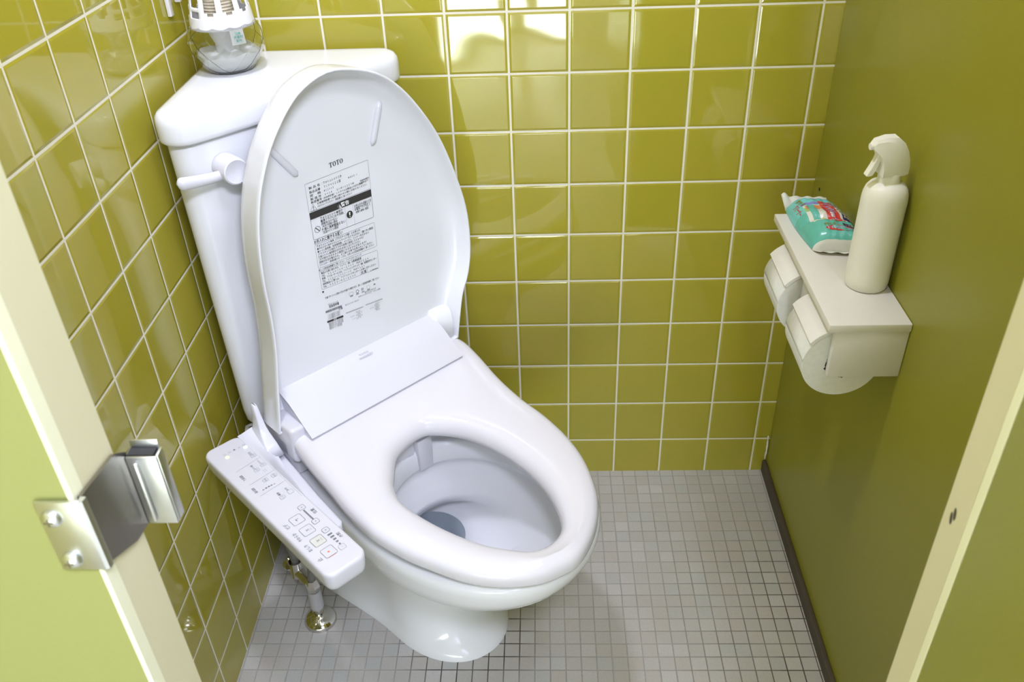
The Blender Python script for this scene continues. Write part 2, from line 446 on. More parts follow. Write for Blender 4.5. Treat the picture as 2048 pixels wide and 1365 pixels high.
wbox(bm, 0.375, 0.465, WZ0+0.03, WZ1-0.03); wbox(bm, WX0+0.03, 0.375, 0.42, 0.46)
wbox(bm, 0.465, WX1-0.03, 0.42, 0.46)
link('window_frame', bm, 'plaster', win, True, 40)
bm = bmesh.new(); wbox(bm, WX0+0.03, 0.375, WZ0+0.03, WZ1-0.03, -0.012, -0.004, 0); link('pane', bm, 'daylight', win)
bm = bmesh.new(); wbox(bm, 0.465, WX1-0.03, WZ0+0.03, WZ1-0.03, -0.012, -0.004, 0); link('pane', bm, 'daylight', win)

fill_win = struct(empty('fill_window', ((VX0+VX1)/2, -3.25, VZ0)))  # added window, out of view, filling the stall with cool light
bm = bmesh.new(); vc = (VX0+VX1)/2; vh = VZ1-VZ0; hw_ = (VX1-VX0)/2
add_box(bm, -hw_, -hw_+0.03, -0.04, 0.04, 0, vh, 0.003); add_box(bm, hw_-0.03, hw_, -0.04, 0.04, 0, vh, 0.003)
add_box(bm, -hw_+0.03, hw_-0.03, -0.04, 0.04, vh-0.03, vh, 0.003); add_box(bm, -hw_+0.03, hw_-0.03, -0.04, 0.04, 0, 0.03, 0.003); add_box(bm, -0.015, 0.015, -0.03, 0.03, 0.03, vh-0.03, 0.003)
link('window_frame', bm, 'plaster', fill_win, True, 40)
for (a_, b_) in ((-hw_+0.03, -0.015), (0.015, hw_-0.03)):
    bm = bmesh.new(); add_box(bm, a_, b_, -0.012, -0.004, 0.03, vh-0.03); link('pane', bm, 'fill_glow', fill_win)

# right partition, brown sealing strip at its foot
bm = bmesh.new(); add_box(bm, XR, XR+0.035, -1.30, 0.0, 0.0, 1.80, 0.002, 1); struct(link('wall_partition', bm, 'paint'))
bm = bmesh.new(); add_box(bm, XR-0.009, XR, -1.30, -0.001, 0.0, 0.030, 0.002, 2)
struct(link('baseboard_right', bm, 'base'))
bm = bmesh.new(); lathe(bm, [(0.0030, 0.0), (0.0030, 0.0008), (0.0015, 0.0012)], n=14, M=Matrix.Rotation(-PI/2, 4, 'Y'), cx=XR, cy=-0.035, cz=0.688)
struct(link('trim_4', bm, 'black'))
# crumbled sealant in the back right corner
bm = bmesh.new()
zz_ = 0.0; pts = []
for i in range(12): pts.append((XR-0.004-random.uniform(0, 0.0015), -0.004-random.uniform(0, 0.001), 0.035+0.006*i))
tube(bm, pts, [random.uniform(0.0012, 0.0026) for _ in pts], 6)
struct(link('trim_1', bm, 'print_white', smooth=True))

# front pilaster on the left with its cream edge and pale nosing, the frame of the door
def edge_panel(name, x0, x1, xe, side, yf, yn, ynose, face_mat):
    root = struct(empty(name, ((x0+x1)/2, (yf+yn)/2, 0)))
    ox, oy = (x0+x1)/2, (yf+yn)/2
    nose = 0.010
    bm = bmesh.new(); add_box(bm, x0-ox, x1-ox, ynose+0.001-oy, yf+0.000-oy, 0.08, 1.80)
    link('panel', bm, face_mat, root)
    return root, ox, oy
PX = 0.27
p1 = struct(empty('trim_2', (0.135, -1.05, 0)))
bm = bmesh.new(); add_box(bm, -0.125, 0.1322, -0.0285, 0.022, 0.08, 1.80); link('panel', bm, 'paint_lit', p1)
bm = bmesh.new(); add_box(bm, 0.1324, 0.135, -0.017, 0.0232, 0.08, 1.80); link('edge_strip', bm, 'edge', p1)
bm = bmesh.new()
prof = [(0.1352, -0.0171), (0.1352, -0.0285), (0.1346, -0.0294), (0.1336, -0.0297), (0.1324, -0.0297), (0.1324, -0.0171)]
loft(bm, [[(x, y, z) for x, y in prof] for z in (0.08, 1.80)], True, True, True)
link('edge_nosing', bm, 'edge_nose', p1)

# right: slim pilaster end plus the door, swung open towards the aisle
p2 = struct(empty('trim_3', (0.92, -1.045, 0)))
bm = bmesh.new(); add_box(bm, -0.097, 0.106, -0.006, 0.018, 0.08, 1.80); link('panel', bm, 'paint', p2)
bm = bmesh.new(); add_box(bm, -0.105, -0.0972, -0.0075, 0.0185, 0.08, 1.80); link('edge_strip', bm, 'edge', p2)
dr = struct(empty('door_1', (0.815, -1.053, 0.0), 0.0))
bm = bmesh.new()
prof = [(0.000, 0.000), (0.000, -0.0075), (0.008, -0.0075), (0.034, -0.0075), (0.034, 0.000)]
loft(bm, [[(x, y, z) for x, y in prof] for z in (0.10, 1.76)], True, True, True)
link('edge_strip', bm, 'edge_nose', dr)
bm = bmesh.new(); add_box(bm, 0.0003, 0.034, -0.54, -0.0077, 0.10, 1.76, 0.0008, 1); link('door_panel', bm, 'paint_door', dr)
bm = bmesh.new(); add_box(bm, 0.0, 0.034, -0.548, -0.5402, 0.10, 1.76); link('edge_strip', bm, 'edge', dr)
# scuff on the cream edge
bm = bmesh.new()
for (y, z) in ((-1.0385, 0.925), (-1.036, 0.919)):
    pts = [(0.81485, y+0.0016*math.cos(a)*1.2, z+0.0045*math.sin(a)+0.002*math.cos(a)) for a in [2*PI*i/10 for i in range(10)]]
    bm.faces.new([bm.verts.new(p) for p in pts])
# (kept as a small paint chip lying on the strip)
chip = link('paint_chip', bm, 'base', p2); chip.location = (-0.92, 1.045, 0)

# ------------------------------------------------------------------ latch keeper on the left pilaster
lk = tag(empty('latch_keeper', (0.27, -1.05, 0.945)), 'stainless steel door latch keeper screwed to the left front panel edge', 'latch')
def lk_box(bm, x0, x1, y0, y1, z0, z1, bev=0.0006, seg=2): add_box(bm, x0-0.27, x1-0.27, y0+1.05, y1+1.05, z0-0.945, z1-0.945, bev, seg)
bm = bmesh.new()
lk_box(bm, 0.2465, 0.2745, -1.0825, -1.0800, 0.925, 0.984, 0.001)
link('front_plate', bm, 'steel', lk, True, 40)
bm = bmesh.new()
V = []
pr = [(0.2745, -1.0825), (0.2765, -1.0815), (0.2770, -1.079), (0.2770, -1.077), (0.2735, -1.077), (0.2735, -1.080)]
loft(bm, [[(x-0.27, y+1.05, z-0.945) for x, y in pr] for z in (0.9255, 0.9835)], True, True, True)
link('bent_corner', bm, 'steel', lk, True, 50)
bm = bmesh.new()
side = [(-1.077, 0.9835), (-1.077, 0.9255), (-1.042, 0.908), (-1.020, 0.905), (-1.020, 0.968), (-1.032, 0.977)]
loft(bm, [[(x-0.27, y+1.05, z-0.945) for y, z in side] for x in (0.2715, 0.2740)], True, True, True)
link('side_plate', bm, 'steel_dull', lk)
bm = bmesh.new()
lk_box(bm, 0.2742, 0.2950, -1.0235, -1.0215, 0.905, 0.966)
lk_box(bm, 0.2785, 0.2820, -1.0262, -1.0236, 0.909, 0.962, 0.0012)
lk_box(bm, 0.2935, 0.2955, -1.0214, -1.012, 0.905, 0.966)
lk_box(bm, 0.2742, 0.2935, -1.0130, -1.0115, 0.905, 0.972)
link('stop_plate', bm, 'steel', lk, True, 40)
bm = bmesh.new(); lk_box(bm, 0.2745, 0.2925, -1.0210, -1.0135, 0.906, 0.9665, 0)
link('slot_shade', bm, 'black', lk)  # black block standing for the shade inside the channel
for (x, z) in ((0.2545, 0.971), (0.2555, 0.935)):
    bm = bmesh.new()
    lathe(bm, [(0.0066, 0.0), (0.0064, 0.0012), (0.0054, 0.0028), (0.0034, 0.0040), (0.0012, 0.0044)], M=Matrix.Rotation(PI/2, 4, 'X'), n=24, cx=x-0.27, cy=-1.0826+1.05, cz=z-0.945)
    s_ = link('screw', bm, 'steel', lk, True, 60)
    bm = bmesh.new(); add_box(bm, -0.0028, 0.0028, -0.0047, -0.0040, -0.0004, 0.0004)
    add_box(bm, -0.0004, 0.0004, -0.00471, -0.0040, -0.0028, 0.0028)
    cr = link('cross_slot', bm, 'steel_dull', s_); cr.location = (x-0.27, -1.0826+1.05, z-0.945)

# ------------------------------------------------------------------ toilet (local frame: x = forward from the corner, y = towards the back wall side)
V0 = -0.012
toilet = tag(empty('toilet', (V0*math.sin(PI/4), V0*math.cos(PI/4), 0), -PI/4),
             'white corner toilet with raised lid and control arm on grey mosaic floor', 'toilet')

# --- bowl
def bowl_sec(z, uf, uc, w_, ur, wr, dv=0.0):
    P = []
    for i in range(33):
        a = -PI/2+PI*i/32
        ca = abs(math.cos(a))**0.94
        P.append((uc+(uf-uc)*ca, w_*math.copysign(abs(math.sin(a))**0.97, math.sin(a))+dv, z))
    for i in range(1, 8):
        t = i/8; P.append((uc+(ur-uc)*t, (w_+(wr-w_)*(t*t*(3-2*t)))+dv, z))
    for i in range(0, 9):
        t = i/8; P.append((ur, wr*(1-2*t)+dv, z))
    for i in range(7, 0, -1):
        t = i/8; P.append((uc+(ur-uc)*t, -(w_+(wr-w_)*(t*t*(3-2*t)))+dv, z))
    return P
ext = [(0.000, .646, .500, .106, .24, .140), (0.012, .643, .498, .105, .24, .139), (0.022, .628, .492, .102, .24, .138), (0.040, .606, .485, .100, .24, .137),
       (0.075, .596, .48, .099, .24, .137), (0.12, .592, .48, .100, .24, .138), (0.17, .603, .49, .104, .24, .140), (0.21, .628, .50, .110, .24, .142), (0.245, .672, .52, .121, .24, .146),
       (0.268, .722, .54, .137, .24, .150), (0.284, .770, .56, .154, .24, .155), (0.297, .800, .57, .166, .24, .16),
       (0.312, .817, .575, .1725, .24, .165), (0.335, .832, .58, .1775, .23, .17), (0.358, .840, .585, .181, .22, .175), (0.370, .841, .59, .182, .22, .175),
       (0.378, .837, .59, .179, .22, .172), (0.381, .828, .59, .171, .225, .165)]
rings = [bowl_sec(*e) for e in ext]
ci = (0.655, -0.012)
base_ring = rings[-1]
angs = [math.atan2((p[1]-ci[1]), (p[0]-ci[0])) for p in base_ring]
def inner(z, cu, a, b, cv=-0.012, p=1.0):
    return [(cu+a*math.cos(t), cv+b*math.sin(t), z) for t in angs]
inn = [(0.3815, .655, .172, .138), (0.379, .655, .166, .131), (0.372, .655, .163, .128), (0.345, .655, .161, .126), (0.340, .655, .163, .128),
       (0.333, .655, .169, .134), (0.318, .654, .166, .132), (0.300, .648, .150, .122), (0.275, .632, .124, .106), (0.255, .608, .105, .094), (0.240, .572, .098, .087),
       (0.228, .550, .088, .080), (0.218, .530, .072, .068), (0.205, .515, .056, .054), (0.185, .508, .046, .045), (0.14, .505, .038, .038)]
rings += [inner(*e) for e in inn]
bm = bmesh.new(); loft(bm, rings, True, True, True)
bowl = link('bowl', bm, 'ceramic', toilet, True, 70)
# bolt caps on the foot
for (u, v, z) in ((0.508, -0.1165, 0.215),):
    bm = bmesh.new(); lathe(bm, [(0.0075, 0), (0.007, 0.002), (0.004, 0.0042), (0.001, 0.005)], n=20, M=Matrix.Rotation(PI/2, 4, 'X'), cx=u, cy=v+0.002, cz=z)
    link('bolt_cap', bm, 'ceramic', toilet, True)
bm = bmesh.new(); lathe(bm, [(0.070, 0.0), (0.070, 0.0005)], n=40, cx=0.522, cy=-0.012, cz=0.2065); link('water', bm, 'water', toilet)
# nozzle cover seen through the seat opening
bm = bmesh.new()
add_box(bm, 0.43, 0.490, -0.062, -0.008, 0.350, 0.405, 0.004); add_box(bm, 0.43, 0.499, -0.0075, 0.022, 0.340, 0.405, 0.003)
add_box(bm, 0.42, 0.486, 0.0225, 0.080, 0.357, 0.405, 0.006)
nozzle = link('nozzle_cover', bm, 'plastic', toilet, True, 40)

# --- tank (corner, triangular)
def tri(x_off, leg, r_tip, r_cor, grow=0.0):
    """rounded triangle in toilet axes: hypotenuse facing forward"""
    # world corner points relative to the room corner, converted to toilet axes
    A = (x_off, -x_off); B = (x_off, -(x_off+leg)); D = (x_off+leg, -x_off)
    pts = [A, B, D]; out = []
    rad = [r_cor, r_tip, r_tip]
    for i in range(3):
        p = Vector(pts[i]); a = Vector(pts[i-1]); b = Vector(pts[(i+1) % 3])
        d1 = (a-p).normalized(); d2 = (b-p).normalized(); ang = d1.angle(d2); L = rad[i]/math.tan(ang/2)
        cdir = (d1+d2).normalized(); cen = p+cdir*(rad[i]/math.sin(ang/2))
        s = p+d1*L; e = p+d2*L
        v1 = s-cen; v2 = e-cen; a1 = math.atan2(v1.y, v1.x); a2 = math.atan2(v2.y, v2.x)
        da = (a2-a1+PI) % (2*PI)-PI
        for q in range(11):
            t = a1+da*q/10; out.append((cen.x+rad[i]*math.cos(t), cen.y+rad[i]*math.sin(t)))
    S = math.sin(PI/4)
    loc = []
    for x, y in out:
        x -= V0*S; y -= V0*S
        loc.append((x*S-y*S, x*S+y*S))
    # orient ccw
    ar = sum(loc[i-1][0]*loc[i][1]-loc[i][0]*loc[i-1][1] for i in range(len(loc)))
    return loc if ar > 0 else loc[::-1]
def grow(pts, d): return inset2d(pts, d)
tk = tri(0.018, 0.342, 0.032, 0.03)
bm = bmesh.new(); rr = [(0.030, 0.386), (0.020, 0.390), (0.014, 0.400), (0.012, 0.42), (0.009, 0.60), (0.006, 0.80), (0.0045, 0.894), (0.0055, 0.8990), (0.0085, 0.9005)]
loft(bm, [[(x, y, z) for x, y in grow(tk, d)] for d, z in rr], True, True, True)
tank = link('tank', bm, 'ceramic', toilet, True, 60)
tl = tri(0.016, 0.354, 0.034, 0.03)
bm = bmesh.new()
rr = [(0.005, 0.9025), (0.0025, 0.9033), (0.0005, 0.906), (0.0, 0.911), (0.000, 0.930), (0.0015, 0.939), (0.006, 0.9450), (0.013, 0.9480), (0.022, 0.9487)]
loft(bm, [[(x, y, z) for x, y in grow(tl, d)] for d, z in rr], True, True, True)
tank_lid = link('tank_lid', bm, 'ceramic', toilet, True, 60)
UF = 0.2590   # front face of the tank
# flush handle
bm = bmesh.new()
Mh = Matrix.Rotation(PI/2, 4, 'Y')
lathe(bm, [(0.0195, 0.0), (0.0198, 0.002), (0.0198, 0.036), (0.0190, 0.0395), (0.0170, 0.0405), (0.0160, 0.0398)], n=40, M=Mh, cx=UF-0.001, cy=-0.119, cz=0.858)
secs = []
for t in (0, .1, .2, .3, .4, .5, .6, .7, .8, .88, .92, .95, .975, .99, 1.0):
    v = -0.130-t*0.070
    hw = 0.0072+0.0028*t; hd = 0.0058
    f_ = math.sqrt(max(0.01, 1-(max(0, t-0.90)/0.1)**2)); hw *= f_; hd *= max(f_, 0.5)
    u = UF+0.022+0.004*math.sin(PI*t); z = 0.853+0.007*t
    secs.append([(u+hd*math.cos(2*PI*j/16), v, z+hw*math.sin(2*PI*j/16)) for j in range(16)])
loft(bm, secs, True, True, True)
link('flush_handle', bm, 'plastic', toilet, True, 50)
# caution sticker on the tank
def tank_fn(x, y): return (UF+0.0010, x, y)
bm = bmesh.new()
x0, x1, y0, y1 = -0.134, -0.080, 0.722, 0.763
def S_(pts): return pts
put_frame(bm, rrect(x0, x1, y0, y1, 0.004), 0.0006, tank_fn, 0)
put_poly(bm, [(x0+0.001, y1-0.006), (x0+0.001, y1-0.009), (x1-0.001, y1-0.009), (x1-0.001, y1-0.001), (x0+0.003, y1-0.001)], tank_fn, 1)
put_disc(bm, x0+0.009, y0+0.016, 0.0042, tank_fn, 0, 18, 0.0035)
put_poly(bm, [(x0+0.0058, y0+0.0185), (x0+0.0064, y0+0.0193), (x0+0.0122, y0+0.0135), (x0+0.0116, y0+0.0127)], tank_fn, 0)
for i, tx in enumerate(('●手洗いの水が出る', '・便器、タンクの', '薬剤を入れないで', 'ください')):
    put_text(bm, tx, 0.0045, tank_fn, 0.01, 0, cx=x0+0.018, cy=y1-0.016-0.006*i, align='L', width=0.030)
put_text(bm, '禁止', 0.0042, tank_fn, 0.01, 0, cx=x0+0.009, cy=y0+0.005)
link('caution_sticker', bm, ['print_grey', 'print_light'], tank)

# --- seat
def zt(u): return 0.422+0.10*(0.85-u)
seatR = [(0.350, 0.120), (0.352, 0.165), (0.362, 0.182), (0.395, 0.190), (0.44, 0.184), (0.51, 0.169), (0.574, 0.162), (0.625, 0.162), (0.682, 0.155), (0.733, 0.139), (0.779, 0.113), (0.806, 0.091), (0.829, 0.062), (0.846, 0.028)]
seatL = [(0.855, -0.005), (0.852, -0.028), (0.840, -0.066), (0.810, -0.107), (0.771, -0.139), (0.728, -0.160), (0.680, -0.179), (0.62, -0.192), (0.57, -0.193), (0.515, -0.188), (0.445, -0.182), (0.385, -0.174), (0.357, -0.164), (0.350, -0.13)]
outer = spline([Vector((u, v, 0)) for u, v in seatR+seatL], 128, True)
op = [(0.521, 0.008), (0.560, 0.040), (0.615, 0.059), (0.680, 0.064), (0.732, 0.056), (0.771, 0.040), (0.796, 0.022), (0.807, 0.0), (0.807, -0.026), (0.795, -0.049), (0.769, -0.070), (0.744, -0.086), (0.705, -0.102), (0.657, -0.116), (0.612, -0.122), (0.578, -0.112), (0.556, -0.096), (0.527, -0.068), (0.516, -0.040), (0.513, -0.012)]
inner_c = spline([Vector((u, v, 0)) for u, v in op], 240, True)
oc = Vector((0.665, -0.026, 0))
def ray_radius(poly, a):
    best = None; d = Vector((math.cos(a), math.sin(a)))
    for i in range(len(poly)):
        p = poly[i]-oc; q = poly[(i+1) % len(poly)]-oc
        e = q-p; den = d.x*e.y-d.y*e.x
        if abs(den) < 1e-12: continue
        t = (p.x*e.y-p.y*e.x)/den; s = (p.x*d.y-p.y*d.x)/den
        if t > 0 and -1e-6 <= s <= 1+1e-6: best = t if best is None else max(best, t)
    return best
OR = []; IR = []; ND = []
for p in outer:
    a = math.atan2(p.y-oc.y, p.x-oc.x); IR.append(ray_radius(inner_c, a)); OR.append((p-oc).length); ND.append(Vector((math.cos(a), math.sin(a), 0)))
n_ = len(outer)
def seat_ring(kind, off, dz):
    out = []
    for i in range(n_):
        if kind == 'o':
            t = (outer[(i+1) % n_]-outer[i-1]).normalized(); nr = Vector((t.y, -t.x, 0))
            if nr.dot(ND[i]) < 0: nr = -nr
            p = outer[i]-nr*off
        elif kind == 'i': p = oc+ND[i]*(IR[i]+off)
        else: p = oc+ND[i]*(IR[i]+off*(OR[i]-IR[i]))
        out.append((p.x, p.y, zt(p.x)+dz))
    return out
R_ = [seat_ring('i', 0.004, -0.033), seat_ring('i', 0.000, -0.030), seat_ring('i', 0.0, -0.022), seat_ring('i', 0.003, -0.014), seat_ring('i', 0.009, -0.0075), seat_ring('i', 0.017, -0.0035), seat_ring('i', 0.027, -0.001),
      seat_ring('m', 0.62, 0.0005), seat_ring('o', 0.016, -0.001), seat_ring('o', 0.009, -0.0025), seat_ring('o', 0.004, -0.006), seat_ring('o', 0.001, -0.011), seat_ring('o', 0.0, -0.017), seat_ring('o', 0.0005, -0.028), seat_ring('o', 0.003, -0.033)]
bm = bmesh.new(); loft(bm, R_, True, False, False, 0, ring_closed=True)
seat = link('seat', bm, 'plastic_seat', toilet, True, 80)

# --- bidet unit: housing, rail, flap, shoulder of the control arm
bm = bmesh.new()
slab(bm, rrect(0.318, 0.400, -0.180, 0.168, 0.012), 0.384, 0.452, 0.008, 4)
slab(bm, rrect(0.262, 0.322, -0.120, 0.120, 0.012), 0.386, 0.450, 0.008, 4)
slab(bm, rrect(0.322, 0.345, -0.150, 0.150, 0.006), 0.44, 0.500, 0.004, 4)
# block by the left end of the flap
slab(bm, rrect(0.340, 0.414, -0.180, -0.150, 0.008), 0.42, 0.482, 0.006, 4)
# rail beside the seat
rail = [(0.33, -0.197), (0.36, -0.214), (0.45, -0.217), (0.53, -0.218), (0.560, -0.2175), (0.5735, -0.2165), (0.5745, -0.206), (0.568, -0.2005), (0.50, -0.1955), (0.42, -0.187), (0.36, -0.182)]
slab(bm, rail if True else rail[::-1], 0.380, 0.420, 0.0045, 4)
unit = link('bidet_unit', bm, 'plastic', toilet, True, 50)
# shoulder: smooth saddle from the arm down to the rail
bm = bmesh.new()
secs = []
for i in range(17):
    t = i/16; u = 0.3235+t*0.190
    vr = -0.196-0.0*t if t < 0.3 else -0.196-0.020*((t-0.3)/0.7)
    zr = 0.452-0.030*min(1, t*2.0)
    if t < 0.25: zr = 0.454-0.017*t/0.25
    ring = []
    for q in range(9):
        s_ = q/8; sm = s_*s_*(3-2*s_)
        ring.append((u, -0.228+(vr+0.228)*s_, 0.4505+(zr-0.4505)*sm))
    ring.append((u, vr, 0.395)); ring.append((u, -0.228, 0.42))
    secs.append(ring)
loft(bm, secs, True, True, True)
link('arm_shoulder', bm, 'plastic', unit, True, 50)
# upright fin by the lid's left foot
bm = bmesh.new()
secs = []
for z, u0_, u1_, va, vb in ((0.430, 0.325, 0.392, -0.2120, -0.187), (0.444, 0.325, 0.372, -0.2070, -0.187), (0.4525, 0.3245, 0.356, -0.2030, -0.1870), (0.462, 0.324, 0.347, -0.1990, -0.1870), (0.478, 0.3235, 0.341, -0.1970, -0.1875), (0.496, 0.323, 0.335, -0.1955, -0.1880), (0.4985, 0.325, 0.332, -0.1940, -0.1895)):
    secs.append([(u, v, z) for u, v in rrect(u0_, u1_, va, vb, 0.0028, 3)])
loft(bm, secs, True, True, True)
fo = link('side_fin', bm, 'plastic', unit); pass
for p_ in fo.data.polygons: p_.use_smooth = True
# flap over the nozzle
bm = bmesh.new()
prof = [(0.336, 0.470), (0.336, 0.512), (0.339, 0.5165), (0.345, 0.5175), (0.362, 0.5135), (0.380, 0.5065), (0.393, 0.4985), (0.405, 0.4895), (0.420, 0.479), (0.432, 0.4715), (0.4355, 0.4685), (0.434, 0.4655), (0.42, 0.4655)]
ends = [(-0.1520, 0.004), (-0.1545, 0.0), (0.1545, 0.0), (0.1520, 0.004)]
rings = []
for v, ins in [(-0.1530, 0.9), (-0.1550, 1.0), (-0.10, 1), (0, 1), (0.10, 1), (0.1530, 1.0), (0.1510, .9)]:
    rings.append([(0.39+(u-0.39)*(1 if ins == 1 else 0.985), v-0.002, 0.47+(z-0.47)*(1 if ins == 1 else 0.95)) for u, z in prof])
loft(bm, rings, True, True, True)
flap = link('nozzle_flap', bm, 'plastic', unit, True, 45)
def flap_fn(x, y):  # x along v, y up the slope
    u = 0.3715-y*0.92; z = 0.5175-0.001+0.0 if False else 0.5135+(0.362-u)*0.30
    return (u, x, z+0.0006 + (0.0009 if u > 0.364 else 0))
bm = bmesh.new()
put_text(bm, 'TOTO', 0.0065, flap_fn, 0.01, 0, cx=0.000, cy=0.008)
put_text(bm, 'WASHLET', 0.0062, flap_fn, 0.01, 0, cx=0.000, cy=0.0005)
link('flap_lettering', bm, 'print_light', unit)
# hinge pin end at the right foot of the lid
bm = bmesh.new(); lathe(bm, [(0.010, 0.0), (0.0105, 0.001), (0.0105, 0.012), (0.008, 0.0135), (0.004, 0.0135)], n=24, M=Matrix.Rotation(-PI/2, 4, 'X'), cx=0.362, cy=0.156, cz=0.497)
link('hinge_pin', bm, 'plastic', unit, True, 40)

# --- control panel on its arm
panel_out = rrect(0.3195, 0.671, -0.2885, -0.2225, 0.016, 8)
bm = bmesh.new()
rings = []
for d, z in ((0.012, 0.4145), (0.006, 0.4155), (0.003, 0.419), (0.0015, 0.426), (0.0002, 0.443), (0.0006, 0.4465), (0.0018, 0.4488), (0.0035, 0.4498), (0.0052, 0.4500)):
    rings.append([(x, y, z) for x, y in inset2d(panel_out, d)])
loft(bm, rings, True, True, True)
panel = link('control_panel', bm, 'plastic', toilet, True, 60)
ZP = 0.4503
# label axes on the panel: reading direction is -u, letter tops point to -v
def pfn(cu, cv, dz=0.0):
    return lambda x, y: (cu-x, cv-y, ZP+dz)
def button(cu, cv, s, mat, outline='print_grey', r=0.003, glyph=None, raise_=0.0006):
    bm = bmesh.new()
    o_ = rrect(-s/2, s/2, -s/2, s/2, r, 5)
    fn3 = lambda x, y: (cu-x, cv-y, ZP+raise_+0.0003)
    loft(bm, [[(cu+x, cv+y, ZP-0.0008) for x, y in o_], [(cu+x, cv+y, ZP+raise_-0.0003) for x, y in o_], [(cu+x, cv+y, ZP+raise_) for x, y in inset2d(o_, 0.0003)]], True, True, True, 0)
    put_frame(bm, inset2d(o_, 0.0002), 0.0006, fn3, 1)
    if glyph: glyph(bm, fn3, 1)
    return link('button', bm, [mat, outline], panel, recalc=False)
def g_star(bm, fn, mi):
    put_disc(bm, 0, 0.0005, 0.0016, fn, 2, 10)
def g_spray(n):
    def g(bm, fn, mi):
        for i in range(3):
            a = math.radians(60+i*30)
            put_poly(bm, [(0, 0.001), (0.0004, 0.001), (0.0004+0.004*math.cos(a), 0.001-0.004*math.sin(a)), (0.004*math.cos(a), 0.001-0.004*math.sin(a))], fn, mi)
        put_poly(bm, [(-0.0028, 0.0012), (0.0028, 0.0012), (0.0022, 0.0017), (-0.0022, 0.0017)], fn, mi)
        for i in range(n): put_rect(bm, -0.003+i*0.0022, -0.0016+i*0.0022, -0.0053, -0.0047, fn, mi)
    return g
def g_bidet(bm, fn, mi):
    put_poly(bm, [(-0.0028, 0.0002), (0.0028, 0.0014), (0.0006, 0.0022), (-0.002, 0.0016)], fn, mi)
    put_poly(bm, [(0.0004, 0.0008), (0.0012, 0.0008), (0.0018, -0.0030), (0.0012, -0.0030)], fn, mi)
b1 = button(0.632, -0.2605, 0.0190, 'plastic', glyph=g_star); b1.data.materials.append(MAT['print_orange'])
bm = bmesh.new(); put_poly(bm, [(0.632+0.0088, -0.2605-0.006), (0.632+0.0098, -0.2605-0.006), (0.632+0.0098, -0.2605+0.005), (0.632+0.0088, -0.2605+0.005)], lambda x, y: (x, y, ZP+0.0009)); 
link('orange_edge', bm, 'print_orange', panel)
button(0.605, -0.2600, 0.0190, 'button_grey', glyph=g_spray(3))
button(0.5775, -0.2598, 0.0190, 'plastic', glyph=g_spray(2))
button(0.550, -0.2594, 0.0190, 'plastic', glyph=g_bidet)
def g_dot(bm, fn, mi): put_disc(bm, 0, 0, 0.0009, fn, mi, 10)
def g_plus(bm, fn, mi): put_rect(bm, -0.0014, 0.0014, -0.0003, 0.0003, fn, mi); put_rect(bm, -0.0003, 0.0003, -0.0014, 0.0014, fn, mi)
def g_minus(bm, fn, mi): put_rect(bm, -0.0014, 0.0014, -0.0003, 0.0003, fn, mi)
for (cu, cv, g) in ((0.5335, -0.2415, g_dot), (0.571, -0.2420, g_dot), (0.5955, -0.2415, g_plus), (0.6375, -0.2425, g_minus)):
    button(cu, cv, 0.0105, 'plastic', 'print_light' if g is g_minus else 'print_grey', 0.0028, g)
for (cu, cv, s_, g) in ((0.3835, -0.2335, 0.0085, 1), (0.413, -0.2335, 0.0085, 1), (0.4165, -0.2465, 0.0085, 1), (0.4455, -0.2340, 0.0085, 2), (0.4455, -0.2485, 0.0085, 2), (0.4935, -0.2350, 0.0090, 0), (0.4955, -0.2495, 0.0085, 1)):
    tx_ = {0: None, 1: '入切', 2: '高低'}[g]
    def gg(bm, fn, mi, t=tx_):
        if t: put_text(bm, t, 0.0036, fn, 0.01, mi, cx=0, cy=-0.0013)
    button(cu, cv, s_, 'plastic', 'print_light', 0.002, gg, 0.0004)
# printing
bm = bmesh.new()
P0 = pfn(0, 0, 0.0001)
def ptxt(t, cu, cv, size, mi=0, width=None, bold=0.012): put_text(bm, t, size, pfn(cu, cv, 0.0001), bold, mi, width, 0, -size*0.36)
ptxt('止', 0.6355, -0.2770, 0.0072); ptxt('おしり', 0.6065, -0.2770, 0.0068, 0, 0.0155); ptxt('やわらか', 0.5785, -0.2770, 0.0066, 0, 0.0200); ptxt('ビデ', 0.5505, -0.2765, 0.0068, 0, 0.0110)
ptxt('位置', 0.5515, -0.2325, 0.0060); ptxt('水勢', 0.6160, -0.2325, 0.0060)
put_rect(bm, -0.5650, -0.5395, 0.2408, 0.2432, P0, 1)
for i in range(5):
    uu_ = 0.6040+i*0.0061; hh = 0.0044-i*0.0006
    put_rect(bm, -(uu_+0.0032), -uu_, 0.2415-hh+0.0008, 0.2415+hh-0.0008, P0, 0)
for (ua, ub) in ((0.397, 0.393), (0.4375, 0.4345), (0.4695, 0.4665)):
    put_poly(bm, [(-ua, 0.2715), (-ua-0.0006, 0.2715), (-ub-0.0006, 0.2270), (-ub, 0.2270)], P0, 2)
ptxt('便座温度', 0.4165, -0.2705, 0.0050, 0, 0.014); ptxt('温水温度', 0.4535, -0.2715, 0.0050, 0, 0.014)
ptxt('電源', 0.3745, -0.2345, 0.0045, 2); ptxt('ノズルきれい', 0.4030, -0.2345, 0.0038, 2, 0.012); ptxt('タイマー節電', 0.4065, -0.2475, 0.0040, 0, 0.012); ptxt('暖房', 0.4850, -0.2500, 0.0042, 0); ptxt('節電', 0.4845, -0.2365, 0.0042, 2)
for i, (a, b) in enumerate(((0.2615, 0.0016), (0.2565, 0.0026), (0.2520, 0.0028), (0.2478, 0.0020), (0.2432, 0.0012))):
    put_rect(bm, -0.4622, -0.4622+b, a-0.0014, a+0.0014, P0, 0)
for i in range(4): put_disc(bm, -0.424-0.0035*(i % 2), 0.2395-0.003*(i//2), 0.0006, P0, 0, 8)
